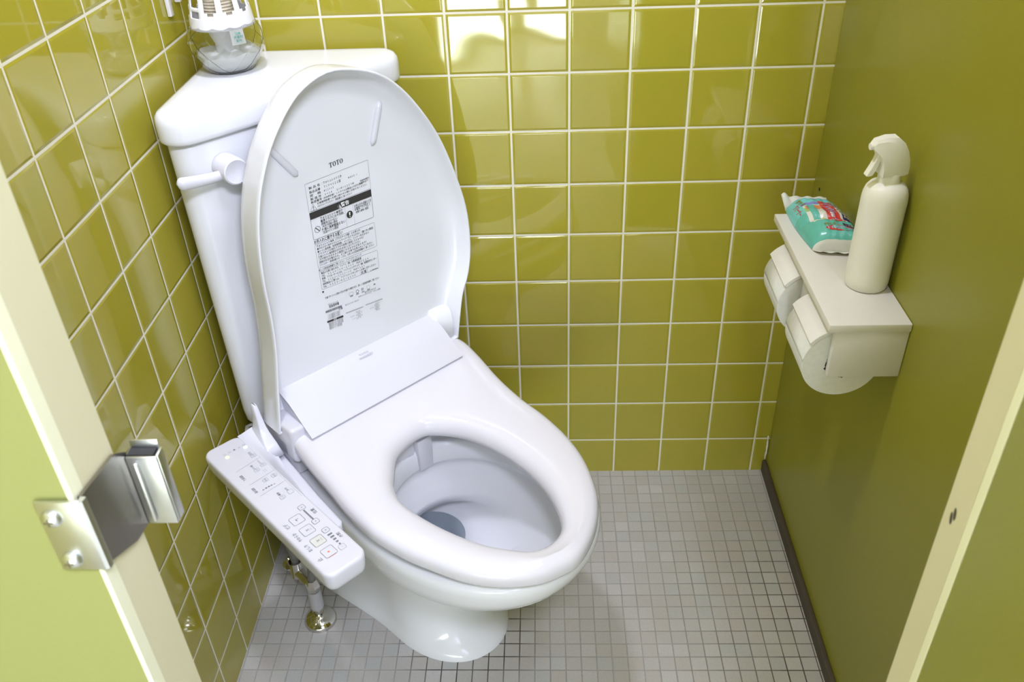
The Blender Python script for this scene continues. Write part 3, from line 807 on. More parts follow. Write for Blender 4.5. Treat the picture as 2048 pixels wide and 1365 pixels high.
for i in range(5):
    vv_ = 0.2640-i*0.0082
    if i == 3: put_poly(bm, [(-0.3475, vv_), (-0.351, vv_+0.0022), (-0.351, vv_-0.0022)], P0, 2)
    elif i == 2: put_disc(bm, -0.3492, vv_, 0.0018, P0, 0, 12)
    else: put_disc(bm, -0.3492, vv_, 0.0022, P0, 2, 14, 0.0015)
link('panel_printing', bm, ['print_grey', 'print_grey', 'print_light'], panel, recalc=False)
for (cu, cv, m_) in ((0.3575, -0.2640, 'led_y'), (0.3560, -0.2320, 'led_b')):
    bm = bmesh.new(); lathe(bm, [(0.0030, -0.0005), (0.0030, 0.0004), (0.002, 0.0007)], n=20, cx=cu, cy=cv, cz=ZP); link('indicator_lamp', bm, m_, panel)

# --- lid, standing open (own frame: s up the lid, v across, depth forward)
lid = bpy.data.objects.new('seat_lid', None)
BL = math.radians(3)
def lid_pt(s, v, dep):
    """dep: distance behind the lip plane"""
    u = 0.385-s*math.sin(BL)-dep*math.cos(BL); z = 0.48+s*math.cos(BL)-dep*math.sin(BL)
    return (u, v, z)
lip = [(-0.014, 0.184), (0.015, 0.191), (0.066, 0.205), (0.102, 0.223), (0.151, 0.234), (0.217, 0.234), (0.285, 0.219), (0.357, 0.194), (0.415, 0.161), (0.457, 0.127), (0.483, 0.091), (0.499, 0.044), (0.501, 0.008), (0.488, -0.030), (0.467, -0.058), (0.433, -0.088), (0.403, -0.107), (0.360, -0.127), (0.305, -0.142), (0.245, -0.150), (0.179, -0.153), (0.122, -0.159), (0.060, -0.171), (-0.016, -0.185)]
side_ = spline([Vector((v, s, 0)) for s, v in lip], 90)
bot = [Vector((v, -0.016, 0)) for v in [-0.184+0.368*i/20 for i in range(1, 20)]]
contour = [(p.x, p.y) for p in side_+bot]      # (v, s) ; right -> top -> left -> bottom : ccw
def lid_ring(d, dep, shift=0.0):
    return [lid_pt(s, v, dep+shift) for v, s in inset2d(contour, d)]
def shrink(pts, d):
    cx_ = 0.02; cy_ = 0.24; out = []
    for v, s in pts:
        r = math.hypot(v-cx_, s-cy_); f_ = max(0.0, (r-d)/r); out.append((cx_+(v-cx_)*f_, cy_+(s-cy_)*f_))
    return out
def lr(d, dep): return [lid_pt(s, v, dep) for v, s in (inset2d(contour, d) if d < 0.012 else shrink(contour, d*1.12))]
bm = bmesh.new()
R2 = [lr(0.090, 0.0640), lr(0.055, 0.0635), lr(0.030, 0.0625), lr(0.0105, 0.0600), lr(0.0040, 0.0560), lr(0.0014, 0.050), lr(0.0004, 0.040), lr(0.0, 0.008), lr(0.0, 0.0012), lr(0.0009, 0.0), lr(0.0028, 0.0), lr(0.0036, 0.0012), lr(0.0060, 0.010), lr(0.0100, 0.0200), lr(0.017, 0.0275), lr(0.026, 0.0318), lr(0.040, 0.0328), lr(0.10, 0.0330)]
loft(bm, R2, True, True, True)
vs = []
for s_, d0, d1, va, vb in ((-0.012, 0.010, 0.034, 0.148, 0.176), (-0.006, 0.005, 0.034, 0.145, 0.178), (0.018, 0.006, 0.034, 0.144, 0.180), (0.034, 0.014, 0.034, 0.146, 0.184), (0.046, 0.028, 0.034, 0.150, 0.188)):
    vs.append([lid_pt(s_, va, d1), lid_pt(s_, va, d0+0.006), lid_pt(s_, va+0.004, d0+0.0015), lid_pt(s_, va+0.009, d0), lid_pt(s_, vb, d0), lid_pt(s_, vb, d1)])
loft(bm, vs, True, True, True)
bm_lid = bm
seat_lid = link('seat_lid', bm_lid, 'lid', toilet, True, 60)
# buffers on the inner face
for (s0, v0_, s1, v1_) in ((0.416, -0.083, 0.360, -0.045), (0.430, 0.114, 0.366, 0.088)):
    bm = bmesh.new(); rings = []
    for i in range(13):
        t = i/12; e = math.sqrt(max(0.03, 1-(2*t-1)**8))
        s = s0+(s1-s0)*t; v = v0_+(v1_-v0_)*t; dx, dy = (v1_-v0_), (s1-s0); L_ = math.hypot(dx, dy); nx, ny = -dy/L_, dx/L_
        ring = []
        for j in range(9):
            a = PI*j/8
            ring.append(lid_pt(s+ny*0.0055*e*math.cos(a), v+nx*0.0055*e*math.cos(a), 0.0331-0.0065*e*math.sin(a)**0.7 if 0 < j < 8 else 0.0335))
        rings.append(ring)
    loft(bm, rings, True, True, True)
    link('lid_buffer', bm, 'plastic', seat_lid, True, 60)

# the printed sheet on the lid: corners traced on the inner face
LC = {'tl': (-0.0375, 0.3445), 'tr': (0.0765, 0.3475), 'bl': (-0.0485, 0.0975), 'br': (0.0590, 0.0875)}
def lab(a, b):
    """a 0..1 across, b 0..1 down"""
    v = (LC['tl'][0]*(1-a)+LC['tr'][0]*a)*(1-b)+(LC['bl'][0]*(1-a)+LC['br'][0]*a)*b
    s = (LC['tl'][1]*(1-a)+LC['tr'][1]*a)*(1-b)+(LC['bl'][1]*(1-a)+LC['br'][1]*a)*b
    return lid_pt(s, v, 0.0323)
H_ = 0.253; W_ = 0.1115
bm = bmesh.new()
def L1(x, y): return lab(x/W_, -y/H_)          # metric label space, y down is negative
def trect(a0, a1, b0, b1, mi=0, r=0.0, th=None):
    if th: put_frame(bm, rrect(a0*W_, a1*W_, -b1*H_, -b0*H_, max(r, 0.0004), 4), th, L1, mi)
    else: put_rect(bm, a0*W_, a1*W_, -b1*H_, -b0*H_, L1, mi)
def tx(t, a, b, size, width=None, bold=0.006, mi=0, align='L'):
    put_text(bm, t, size, L1, bold, mi, width*W_ if width else None, a*W_, -b*H_, align)
trect(0, 1, 0, 0.178, 1, 0.0, 0.0004)
tx('製 品 名', .05, .040, .0042, .17); tx('：ウォシュレットＳＢ', .24, .040, .0048, .32)
tx('製品品番', .05, .066, .0044, .17); tx('：ＴＣＦ６６２２型', .24, .066, .0046, .30); tx('ＭＡＤＥ Ｊ', .66, .066, .0036, .14)
tx('定　格', .05, .088, .0044, .17); tx('：ＡＣ１００Ｖ', .24, .088, .0044, .18)
tx('製 造 年', .05, .110, .0044, .17); tx('：２０１８　　ヒーター１２５７Ｗ', .24, .110, .0036, .50)
tx('製造番号', .05, .130, .0044, .17)
tx('（本体表示部）このラベルは製品の大切な情報です', .24, .130, .0036, .70); tx('お客様相談室へお問い合わせの際にお知らせください', .14, .148, .0036, .80)
tx('はがさないでください（保証書をご覧ください）', .14, .166, .0036, .55); tx('取扱説明書を', .84, .112, .0030, .15); tx('よくお読みください', .82, .124, .0030, .16)
# warning triangles
def tri_icon(cx_, cy_, s, mi, mi2=None, solid=False):
    P_ = [(cx_-s, cy_-s*0.8), (cx_+s, cy_-s*0.8), (cx_, cy_+s*0.95)]
    if solid: put_poly(bm, P_, L1, mi)
    else: put_frame(bm, P_, s*0.11, L1, mi)
    f_ = (lambda x, y: tuple(Vector(L1(x, y))+Vector((0.0002, 0, 0))))
    k_ = mi if mi2 is None else mi2
    put_poly(bm, [(cx_-s*.1, cy_+s*.4), (cx_-s*.05, cy_-s*.25), (cx_+s*.05, cy_-s*.25), (cx_+s*.1, cy_+s*.4)], f_, k_)
    put_disc(bm, cx_, cy_-s*.48, s*.1, f_, k_, 8)
tri_icon(.075*W_, -.158*H_, .0058, 0)
trect(0, 1, .182, .226, 0)
f2 = lambda x, y: tuple(Vector(L1(x, y))+Vector((0.0003, 0, 0)))
tri_icon(.455*W_, -.207*H_, .0056, 2, 0, True)
put_text(bm, '警告', .0074, f2, .02, 2, None, .56*W_, -.216*H_, 'C')
trect(0, 1, .182, .360, 0, 0.002, 0.0005)
trect(.545, .549, .228, .358, 3); trect(.675, .679, .228, .358, 3)
put_disc(bm, .085*W_, -.300*H_, .0052, L1, 0, 24, .0046)
put_poly(bm, [(.052*W_, -.288*H_), (.058*W_, -.284*H_), (.118*W_, -.312*H_), (.112*W_, -.316*H_)], L1, 0)
for i, t in enumerate(('ウォシュレット本体や', '電源プラグに水や洗剤、', '洗剤をかけない')): tx(t, .15, .247+i*.019, .0048, (.36, .38, .26)[i], .012)
tx('（火災や感電の原因）', .16, .301, .0042, .25); tx('便座に長時間座らない', .15, .323, .0056, .38, .012); tx('（低温やけどの原因）', .16, .341, .0042, .25)
put_disc(bm, .612*W_, -.285*H_, .0058, L1, 0, 24)
put_poly(bm, [(.600*W_, -.270*H_), (.606*W_, -.290*H_), (.618*W_, -.290*H_), (.624*W_, -.270*H_)], f2, 2); put_disc(bm, .612*W_, -.298*H_, .0008, f2, 2, 10)
tx('お手入れや点検のとき', .70, .256, .0056, .28, .012); tx('は電源プラグを抜く', .70, .275, .0056, .26, .012); tx('（感電や故障の原因）', .71, .294, .0042, .22)
tx('お手入れに関するお願い', .0, .386, .0070, .46, .016)
trect(0, 1, .392, .552, 1, 0.002, 0.0004)
rows = ['ウォシュレット本体（プラスチック部）のお手入れ', '●やわらかい布やトイレットペーパーなどでふかない（傷つきの原因）', '●トイレ用洗剤、住宅用洗剤、ベンジン、シンナーを使わない', '（プラスチックが割れてけがや故障の原因になるおそれ）',
        '便座のトイレ用洗剤をかけたままにしないでください', '（ひび割れや水もれの原因になるおそれがあります）', '洗剤が水滴が落ちたら、よく絞った布でお手入れしてください', '（フィルター・脱臭装置の日・ノズル、お手入れは取扱説明書をご覧ください）']
for i, t in enumerate(rows): tx(t, .03, .412+i*.0182, .0043, (.72, .94, .86, .76, .70, .80, .90, .92)[i], .010 if i in (0, 1, 2, 4, 6) else .004)
tx('詳しくは取扱説明書をご覧ください　ＴＯＴＯホームページ', .0, .571, .0042, .72)
trect(0, 1, .576, .700, 1, 0.002, 0.0004)
rows = ['商品のお問い合わせは、ＴＯＴＯ（株）お客様相談室', '　TEL　０１２０－０３－１０１０　FAX０１２０', '修理、アフターサービスは、ＴＯＴＯメンテナンス（株）修理受付センター', '　TEL　０１２０－１０１０－０５　FAX０１２０', '消耗部品のご購入は、ＴＯＴＯパーツセンターへお申し付けください', '　TEL　０１２０－８２－１１９６']
for i, t in enumerate(rows): tx(t, .03, .596+i*.0190, .0043, (.68, .80, .94, .72, .92, .55)[i], .010 if i % 2 == 0 else .003)
trect(.66, .79, .678, .696, 1, 0.0006, 0.0003); tx('抗 菌', .68, .693, .0044, .09, .012); tx('0180806', .84, .700, .0034, .14)
tx('■', .0, .722, .0040, None)
tx('便器フタートイレ洗剤の汚れが付着する場合があり、詳しくは取扱説明書をご覧ください', .03, .790-.02, .0042, .95, .006)
put_frame(bm, rrect(.43*W_, .50*W_, -.812*H_, -.790*H_, .001, 3), .0003, L1, 1)
put_disc(bm, .575*W_, -.800*H_, .0030, L1, 1, 16, .0022); put_disc(bm, .665*W_, -.798*H_, .0022, L1, 1, 12, .0012)
put_frame(bm, rrect(.745*W_, .80*W_, -.812*H_, -.788*H_, .0014, 3), .0003, L1, 1); put_poly(bm, [(.86*W_, -.800*H_), (.885*W_, -.788*H_), (.91*W_, -.800*H_)], L1, 1)
for a in (.44, .545, .645, .745): tx('洗剤', a, .822, .0030, .05)
tx('ウォシュレット', .06, .824, .0046, .17); tx('取扱説明書', .07, .840, .0050, .17, .012)
trect(.0, .28, .853, .868, 4); put_text(bm, '便座の洗浄', .0040, f2, .01, 3, .16*W_, .14*W_, -.8645*H_, 'C')
tx('便座', .22, .880, .0040, .07, .012); tx('便ふたをとりはずして洗えます', .34, .868, .0034, .24, .002, 1)
tx('本体も水ぶきができます　お手入れ簡単', .58, .846, .0034, .40, .002, 1); tx('おそうじガイド', .70, .834, .0046, .20, .008)
for i in range(4): tx('ノズル掃除をする時に', .02, .892+i*.009, .0030, .22, 0.0, 1)
trect(.0, .28, .926, .940, 0)
put_text(bm, '水抜', .0036, f2, .01, 2, .06*W_, .14*W_, -.937*H_, 'C')
trect(.33, .64, .9175, .9245, 3); trect(.69, 1.0, .9125, .9195, 3)
tx('●冬期の凍結を防ぐため水を抜いてください。', .69, .9108, .0001, .01)
for i in range(5):
    tx('便座を持ち上げて洗浄水側面', .02, .953+i*.010, .0032, .25-.03*(i > 2), 0.0, 1)
    tx('温水 高', .50+.03*(i % 2), .944+i*.0115, .0034, .08, .004, 3); tx('室温 低', .86-.02*(i % 2), .936+i*.0115, .0034, .08, .004, 3)
tx('センサー', .40, .965, .0034, .08, 0, 1); tx('センサー', .76, .957, .0034, .08, 0, 1); tx('ヒーター', .42, .985, .0034, .08, .004, 3)
# the maker's name above the sheet, in heavy serif capitals
def serif_O(x, y, w__, h__):
    n = 24; A = []; B = []
    for i in range(n):
        a = 2*PI*i/n
        A.append(bm.verts.new(L1(x+w__/2*math.cos(a), y+h__/2+h__/2*math.sin(a)))); B.append(bm.verts.new(L1(x+w__*0.24*math.cos(a), y+h__/2+h__*0.42*math.sin(a))))
    for i in range(n): bm.faces.new((A[i], A[(i+1) % n], B[(i+1) % n], B[i]))
def serif_T(x, y, w__, h__):
    put_rect(bm, x-w__*.13, x+w__*.13, y, y+h__, L1, 0)
    put_rect(bm, x-w__*.27, x+w__*.27, y, y+h__*.08, L1, 0)
    put_rect(bm, x-w__/2, x-w__*.13, y+h__*.90, y+h__, L1, 0); put_rect(bm, x+w__*.13, x+w__/2, y+h__*.90, y+h__, L1, 0)
    for sg in (-1, 1): put_poly(bm, [(x+sg*w__*.5, y+h__*.90), (x+sg*w__*.38, y+h__*.90), (x+sg*w__*.46, y+h__*.70), (x+sg*w__*.5, y+h__*.70)][::sg], L1, 0)
yy = .0100; hh = .0072
for i, ch in enumerate('TOTO'):
    xx = (.50*W_)-.0086+i*.0061
    (serif_T if ch == 'T' else serif_O)(xx, yy, .0056, hh)
link('instruction_label', bm, ['print_black', 'print_grey', 'print_white', 'print_light', 'print_grey'], seat_lid, recalc=False)

# ------------------------------------------------------------------ air freshener on the tank lid
AX, AY, AZ = 0.078, -0.121, 0.9490
fr = tag(empty('air_freshener', (AX, AY, AZ)), 'air freshener with white slotted cage on clear faceted globe, on the tank lid', 'air freshener')
bm = bmesh.new()
prof = [(0.030, 0.0005), (0.036, 0.002), (0.044, 0.012), (0.0545, 0.030), (0.0565, 0.044), (0.0535, 0.058), (0.0465, 0.071)]
rings = []
for k_, (r, z) in enumerate(prof):
    rings.append([(r*math.cos(2*PI*(j+0.5*(k_ % 2))/12), r*math.sin(2*PI*(j+0.5*(k_ % 2))/12), z) for j in range(12)])
Vv = []
for r in rings: Vv.append([bm.verts.new(p) for p in r])
for i in range(len(Vv)-1):
    for j in range(12):
        a, b = Vv[i][j], Vv[i][(j+1) % 12]; d, e = Vv[i+1][j], Vv[i+1][(j+1) % 12]
        if i % 2 == 0: bm.faces.new((a, b, d)); bm.faces.new((b, e, d))
        else: bm.faces.new((a, b, e)); bm.faces.new((a, e, d))
bm.faces.new(Vv[0][::-1])
gl = link('globe', bm, 'clear', fr)
m_ = gl.modifiers.new('thickness', 'SOLIDIFY'); m_.thickness = 0.0012; m_.offset = -1
bm = bmesh.new()
rings = []
for k_, (r, z) in enumerate([(0.026, 0.003), (0.033, 0.005), (0.0405, 0.013), (0.046, 0.022), (0.045, 0.0275), (0.030, 0.030), (0.012, 0.031)]):
    rings.append([(r*(1+0.02*math.sin(5*a)+0.015*math.sin(9*a+1))*math.cos(a), r*(1+0.02*math.cos(4*a))*math.sin(a), z+(0.002*math.sin(7*a)+0.0015*math.sin(3*a+k_) if k_ > 2 else 0)) for a in [2*PI*j/36 for j in range(36)]])
loft(bm, rings, True, True, True); link('gel', bm, 'gel', fr, True, 60)
bm = bmesh.new()
lathe(bm, [(0.019, 0.026), (0.017, 0.034), (0.0165, 0.040), (0.024, 0.058), (0.032, 0.072), (0.034, 0.078)], n=32); link('funnel', bm, 'freshener', fr, True, 50)
bm = bmesh.new()
lathe(bm, [(0.022, 0.078)]+[(0.0245+0.0022*(i % 2), 0.080+i*0.0022) for i in range(42)]+[(0.02, 0.172)], n=32); link('wick', bm, 'wick', fr, True, 30)
# the cage: lathe surface with slots cut out
bm = bmesh.new()
NS = 60; rowsz = [0.0655, 0.067, 0.080, 0.082, 0.0835, 0.0850, 0.0870, 0.090, 0.0915, 0.0925, 0.098, 0.104, 0.110, 0.116, 0.118, 0.1195, 0.121, 0.128, 0.136, 0.144, 0.150, 0.1515, 0.153, 0.165, 0.18]
def cage_r(z):
    if z < 0.082: return 0.0470-0.0020*((z-0.0655)/0.0165)
    if z < 0.15: t = (z-0.082)/0.068; return 0.0450-0.0075*math.sin(t*PI/2)
    t = (z-0.15)/0.03; return 0.0375-0.016*t*t
G = [[bm.verts.new((cage_r(z)*math.cos(2*PI*j/NS), cage_r(z)*math.sin(2*PI*j/NS), z)) for j in range(NS)] for z in rowsz]
def is_slot(i, j):
    zc = (rowsz[i]+rowsz[i+1])/2; m = j % 6
    sector = (j//6) % 10
    grid = sector in (5, 6)       # the side with the square windows
    if grid:
        return m in (1, 2, 3, 4) and (0.0835 < zc < 0.0925 or 0.098 < zc < 0.110 or 0.1195 < zc < 0.136)
    if not (0.0870 < zc < 0.116 or 0.121 < zc < 0.150): return False
    if zc < 0.0915: return m in (2, 3)
    return m in (1, 2, 3, 4)
for i in range(len(rowsz)-1):
    for j in range(NS):
        if not is_slot(i, j): bm.faces.new((G[i][j], G[i][(j+1) % NS], G[i+1][(j+1) % NS], G[i+1][j]))
bm.faces.new(G[-1])
bmesh.ops.delete(bm, geom=[v for v in bm.verts if not v.link_faces], context='VERTS')
cg = link('cage', bm, 'freshener', fr, True, 60)
m_ = cg.modifiers.new('thickness', 'SOLIDIFY'); m_.thickness = 0.0018; m_.offset = -1
m_ = cg.modifiers.new('bevel', 'BEVEL'); m_.width = 0.0004; m_.segments = 1
# small printed label seen through the globe
bm = bmesh.new()
for (z0_, z1_) in ((0.046, 0.066),):
    a0, a1 = math.radians(-62), math.radians(-38)
    ring = []
    for z in (z0_, (z0_+z1_)/2, z1_):
        r = 0.0525-0.0035*(z-0.046)/0.02
        ring.append([(r*math.cos(a0+(a1-a0)*j/6)*0.97, r*math.sin(a0+(a1-a0)*j/6)*0.97, z) for j in range(7)])
    loft(bm, ring, False)
link('small_label', bm, 'print_white', fr)
bm = bmesh.new()
fn = lambda x, y: (0.0512*math.cos(math.radians(-50)+x/0.05), 0.0512*math.sin(math.radians(-50)+x/0.05), 0.056+y)
for i in range(3): put_text(bm, ('消臭', '芳香剤', '室内')[i], 0.0045, fn, 0.01, 0, None, 0, 0.004-i*0.005)
link('label_lettering', bm, 'w_teal', fr, recalc=False)

# white strip hanging on the left wall above the freshener
hk = tag(empty('wall_clip', (0.0, -0.115, 1.09)), 'narrow white clip hanging on the left tiled wall behind the air freshener', 'clip')
bm = bmesh.new(); add_box(bm, 0.0005, 0.007, -0.011, 0.001, -0.062, 0.06, 0.0015); link('strip', bm, 'shelf', hk, True, 40)
bm = bmesh.new(); add_box(bm, 0.0005, 0.010, 0.026, 0.034, -0.05, 0.06, 0.0015); add_box(bm, 0.0005, 0.006, -0.011, 0.034, 0.045, 0.06, 0.001); link('bracket', bm, 'shelf', hk, True, 40)

# ------------------------------------------------------------------ stop valve under the control arm
VX, VY = 0.122, -0.400
sv = tag(empty('stop_valve', (VX, VY, 0)), 'chrome water stop valve and hoses rising from mosaic floor beside the toilet', 'valve')
bm = bmesh.new(); lathe(bm, [(0.0300, 0.0), (0.0302, 0.003), (0.0285, 0.008), (0.0235, 0.0135), (0.0165, 0.0175), (0.0118, 0.020), (0.0115, 0.0205)], n=48); link('escutcheon', bm, 'chrome', sv, True, 60)
bm = bmesh.new(); lathe(bm, [(0.0085, 0.018), (0.0085, 0.034), (0.0118, 0.036), (0.0125, 0.038), (0.0118, 0.041)], n=32); link('riser_pipe', bm, 'chrome', sv, True, 50)
bm = bmesh.new(); lathe(bm, [(0.0122, 0.041), (0.0127, 0.044), (0.0122, 0.080), (0.0100, 0.083)], n=32); link('riser_sleeve', bm, 'sleeve', sv, True, 50)
bm = bmesh.new()
lathe(bm, [(0.0100, 0.083), (0.0128, 0.086), (0.0128, 0.100), (0.0100, 0.106), (0.0085, 0.112)], n=6)
tube(bm, [(0, 0, 0.095), (-0.018, 0.018, 0.096), (-0.036, 0.036, 0.098)], [0.0095, 0.0095, 0.0105], 20)
tube(bm, [(-0.036, 0.036, 0.085), (-0.036, 0.036, 0.122)], [0.0130, 0.0120], 20)
link('valve_body', bm, 'chrome', sv, True, 40)
bm = bmesh.new()
tube(bm, [(-0.048, 0.048, 0.099), (-0.052, 0.052, 0.099), (-0.056, 0.056, 0.100)], [0.0150, 0.0165, 0.0130], 10)
link('valve_handle', bm, 'chrome', sv, True, 40)
bm = bmesh.new()
H1 = spline([(0, 0, 0.108), (0.004, 0.000, 0.16), (-0.010, 0.004, 0.24), (-0.030, 0.010, 0.32), (-0.040, 0.017, 0.377)], 24); tube(bm, H1, 0.0065, 12)
link('hose', bm, 'hose', sv, True)
bm = bmesh.new()
H2 = spline([(-0.036, 0.036, 0.12), (-0.045, 0.045, 0.17), (-0.062, 0.060, 0.25), (-0.075, 0.085, 0.32), (-0.080, 0.105, 0.383)], 24); tube(bm, H2, 0.0070, 12)
link('hose', bm, 'hose', sv, True)

# ------------------------------------------------------------------ paper holder shelf on the right partition
SX0, SX1, SY0, SY1, SZ = 0.921, XR-0.0005, -0.487, -0.160, 0.705
sh = tag(empty('paper_holder', (SX1, (SY0+SY1)/2, 0.64)), 'white double toilet paper holder with shelf top on the right green partition', 'paper holder')
hx, hy, hz = SX1, (SY0+SY1)/2, 0.64
def hb(bm, x0, x1, y0, y1, z0, z1, bev=0.001, seg=2): add_box(bm, x0-hx, x1-hx, y0-hy, y1-hy, z0-hz, z1-hz, bev, seg)
bm = bmesh.new(); hb(bm, SX0, SX1, SY0, SY1, SZ-0.012, SZ, 0.0015, 2); link('shelf_top', bm, 'shelf', sh, True, 40)
for (ya, yb) in ((-0.484, -0.474), (-0.2130, -0.2030)):
    bm = bmesh.new(); hb(bm, 0.9315, SX1, ya, yb, 0.6185, SZ-0.0122, 0.001); link('side_plate', bm, 'shelf', sh, True, 40)
bm = bmesh.new(); hb(bm, 0.9300, SX1, -0.3620, -0.3270, 0.650, SZ-0.0122, 0.001); link('middle_plate', bm, 'shelf', sh, True, 40)
bm = bmesh.new(); hb(bm, SX1-0.006, SX1, -0.4735, -0.2135, 0.627, SZ-0.0122, 0.001); link('back_plate', bm, 'shelf', sh, True, 40)
RCX, RCZ, RR = 0.9540, 0.6290, 0.0530
for i, (ya, yb) in enumerate(((-0.4725, -0.3660), (-0.3215, -0.2170))):
    # hinged flap resting on the roll
    bm = bmesh.new(); rings = []
    for y in (ya+0.003, ya+0.0045, yb-0.0045, yb-0.003):
        e = 0.0 if y in (ya+0.0045, yb-0.0045) else 0.0006
        o_ = []; nn_ = 10
        a0, a1 = math.radians(97), math.radians(143)
        for j in range(nn_+1):
            a = a0+(a1-a0)*j/nn_; r = RR+0.0070-e; 
            o_.append((RCX+r*math.cos(a)-hx, y-hy, RCZ+r*math.sin(a)-hz))
        for j in range(nn_, -1, -1):
            a = a0+(a1-a0)*j/nn_; r = RR+0.0012+e; o_.append((RCX+r*math.cos(a)-hx, y-hy, RCZ+r*math.sin(a)-hz))
        rings.append(o_)
    loft(bm, rings, True, True, True); link('paper_flap', bm, 'flap', sh, True, 40)
    roll = tag(empty('toilet_roll', (RCX, (ya+yb)/2, RCZ)), ('toilet paper roll nearest the camera, under the holder\'s near flap', 'toilet paper roll further back, under the holder\'s far flap')[i], 'toilet roll', 'toilet paper rolls in the double holder')
    bm = bmesh.new(); Lh = (yb-ya)/2-0.004
    Mr = Matrix.Rotation(PI/2, 4, 'X')
    lathe(bm, [(0.0235, -Lh), (RR-0.001, -Lh), (RR, -Lh+0.001), (RR, Lh-0.001), (RR-0.001, Lh), (0.0235, Lh)], n=64, M=Mr, cap0=False, cap1=False)
    # ragged inner edge
    for v in bm.verts:
        r = math.hypot(v.co.x, v.co.z)
        if r < 0.025:
            f_ = 1+random.uniform(-0.10, 0.05); v.co.x *= f_; v.co.z *= f_
    link('paper', bm, 'paper', roll, True, 40)
    bm = bmesh.new(); lathe(bm, [(0.0180, -Lh+0.002), (0.0200, -Lh+0.002), (0.0200, Lh-0.002), (0.0180, Lh-0.002), (0.0180, -Lh+0.002)], n=32, M=Mr, cap0=False, cap1=False); link('core', bm, 'black', roll, True, 40)
    # loose end under the flap
    bm = bmesh.new(); rings = []
    for y in (-Lh, Lh):
        rings.append([((RR+0.0006)*math.cos(a), y, (RR+0.0006)*math.sin(a)) for a in [math.radians(95+5*j) for j in range(17)]])
    loft(bm, rings, False); ls = link('loose_sheet', bm, 'paper', roll, True)
    m_ = ls.modifiers.new('thickness', 'SOLIDIFY'); m_.thickness = 0.0004

# spray bottle
BX, BY = 0.9970, -0.384
sb = tag(empty('spray_bottle', (BX, BY, SZ)), 'white trigger spray bottle standing on the paper holder shelf', 'spray bottle')
bm = bmesh.new()
lathe(bm, [(0.024, 0.0002), (0.0270, 0.0012), (0.0286, 0.005), (0.0290, 0.012), (0.0290, 0.131), (0.0283, 0.139), (0.0262, 0.1460), (0.0225, 0.1512), (0.0180, 0.1545), (0.0145, 0.156), (0.0138, 0.160)], n=64)
link('bottle_body', bm, 'bottle', sb, True, 60)
bm = bmesh.new(); lathe(bm, [(0.0142, 0.1545), (0.0146, 0.1555), (0.0142, 0.1680), (0.0130, 0.1700), (0.010, 0.1705)], n=28); link('collar', bm, 'bottle', sb, True, 30)
# head: side profile in x,z (nozzle to -x), swept with changing width
bm = bmesh.new()
top = [(-0.0320, 0.2080), (-0.0285, 0.2135), (-0.0150, 0.2170), (-0.0010, 0.2165), (0.0080, 0.2090), (0.0145, 0.1980), (0.0185, 0.1860), (0.0200, 0.1760), (0.0200, 0.1670)]
bt = [(-0.0300, 0.2020), (-0.0270, 0.1990), (-0.0225, 0.1950), (-0.0195, 0.1900), (-0.0180, 0.1850), (-0.0172, 0.1800), (-0.0168, 0.1760), (-0.0166, 0.1720), (-0.0165, 0.1670)]
wd = [0.0080, 0.0095, 0.0115, 0.0130, 0.0140, 0.0148, 0.0152, 0.0155, 0.0155]
rings = []
for (tx0, tz0), (bx0, bz0), w__ in zip(top, bt, wd):
    ring = []
    for (fx, fy) in ((0, -1), (0.35, -1), (0.8, -1), (1.0, -0.72), (1.0, 0), (1.0, 0.72), (0.8, 1), (0.35, 1), (0, 1), (0, 0)):
        ring.append((bx0+(tx0-bx0)*fx, w__*fy*(1-0.25*fx), bz0+(tz0-bz0)*fx))
    rings.append(ring)
loft(bm, rings, True, True, True); hd = link('spray_head', bm, 'bottle', sb, True, 24)
bm = bmesh.new()
trig = [(-0.0160, 0.2000), (-0.0185, 0.1940), (-0.0205, 0.1860), (-0.0235, 0.1780), (-0.0280, 0.1680), (-0.0290, 0.1655), (-0.0245, 0.1650), (-0.0205, 0.1660), (-0.0170, 0.1740), (-0.0140, 0.1840), (-0.0115, 0.1940), (-0.0100, 0.2000)]
loft(bm, [[(x-0.0045, y, z) for x, z in trig] for y in (-0.0052, 0.0052)], True, True, True)
tg = link('trigger', bm, 'bottle', sb); m_ = tg.modifiers.new('bevel', 'BEVEL'); m_.width = 0.0012; m_.segments = 2
bm = bmesh.new(); lathe(bm, [(0.0035, 0), (0.0045, 0.001), (0.0045, 0.005), (0.002, 0.0055)], n=16, M=Matrix.Rotation(-PI/2, 4, 'Y'), cx=-0.029, cy=0, cz=0.2045); link('nozzle', bm, 'bottle', sb, True, 40)
sb.rotation_euler = (0, 0, math.radians(6))

# ------------------------------------------------------------------ packet of wipes
WX_, WY_ = 0.972, -0.262
wp = tag(empty('wipes_packet', (WX_, WY_, SZ), 0.0), 'crumpled turquoise packet of toilet wipes lying on the holder shelf', 'wipes packet')
NA, NB = 90, 60
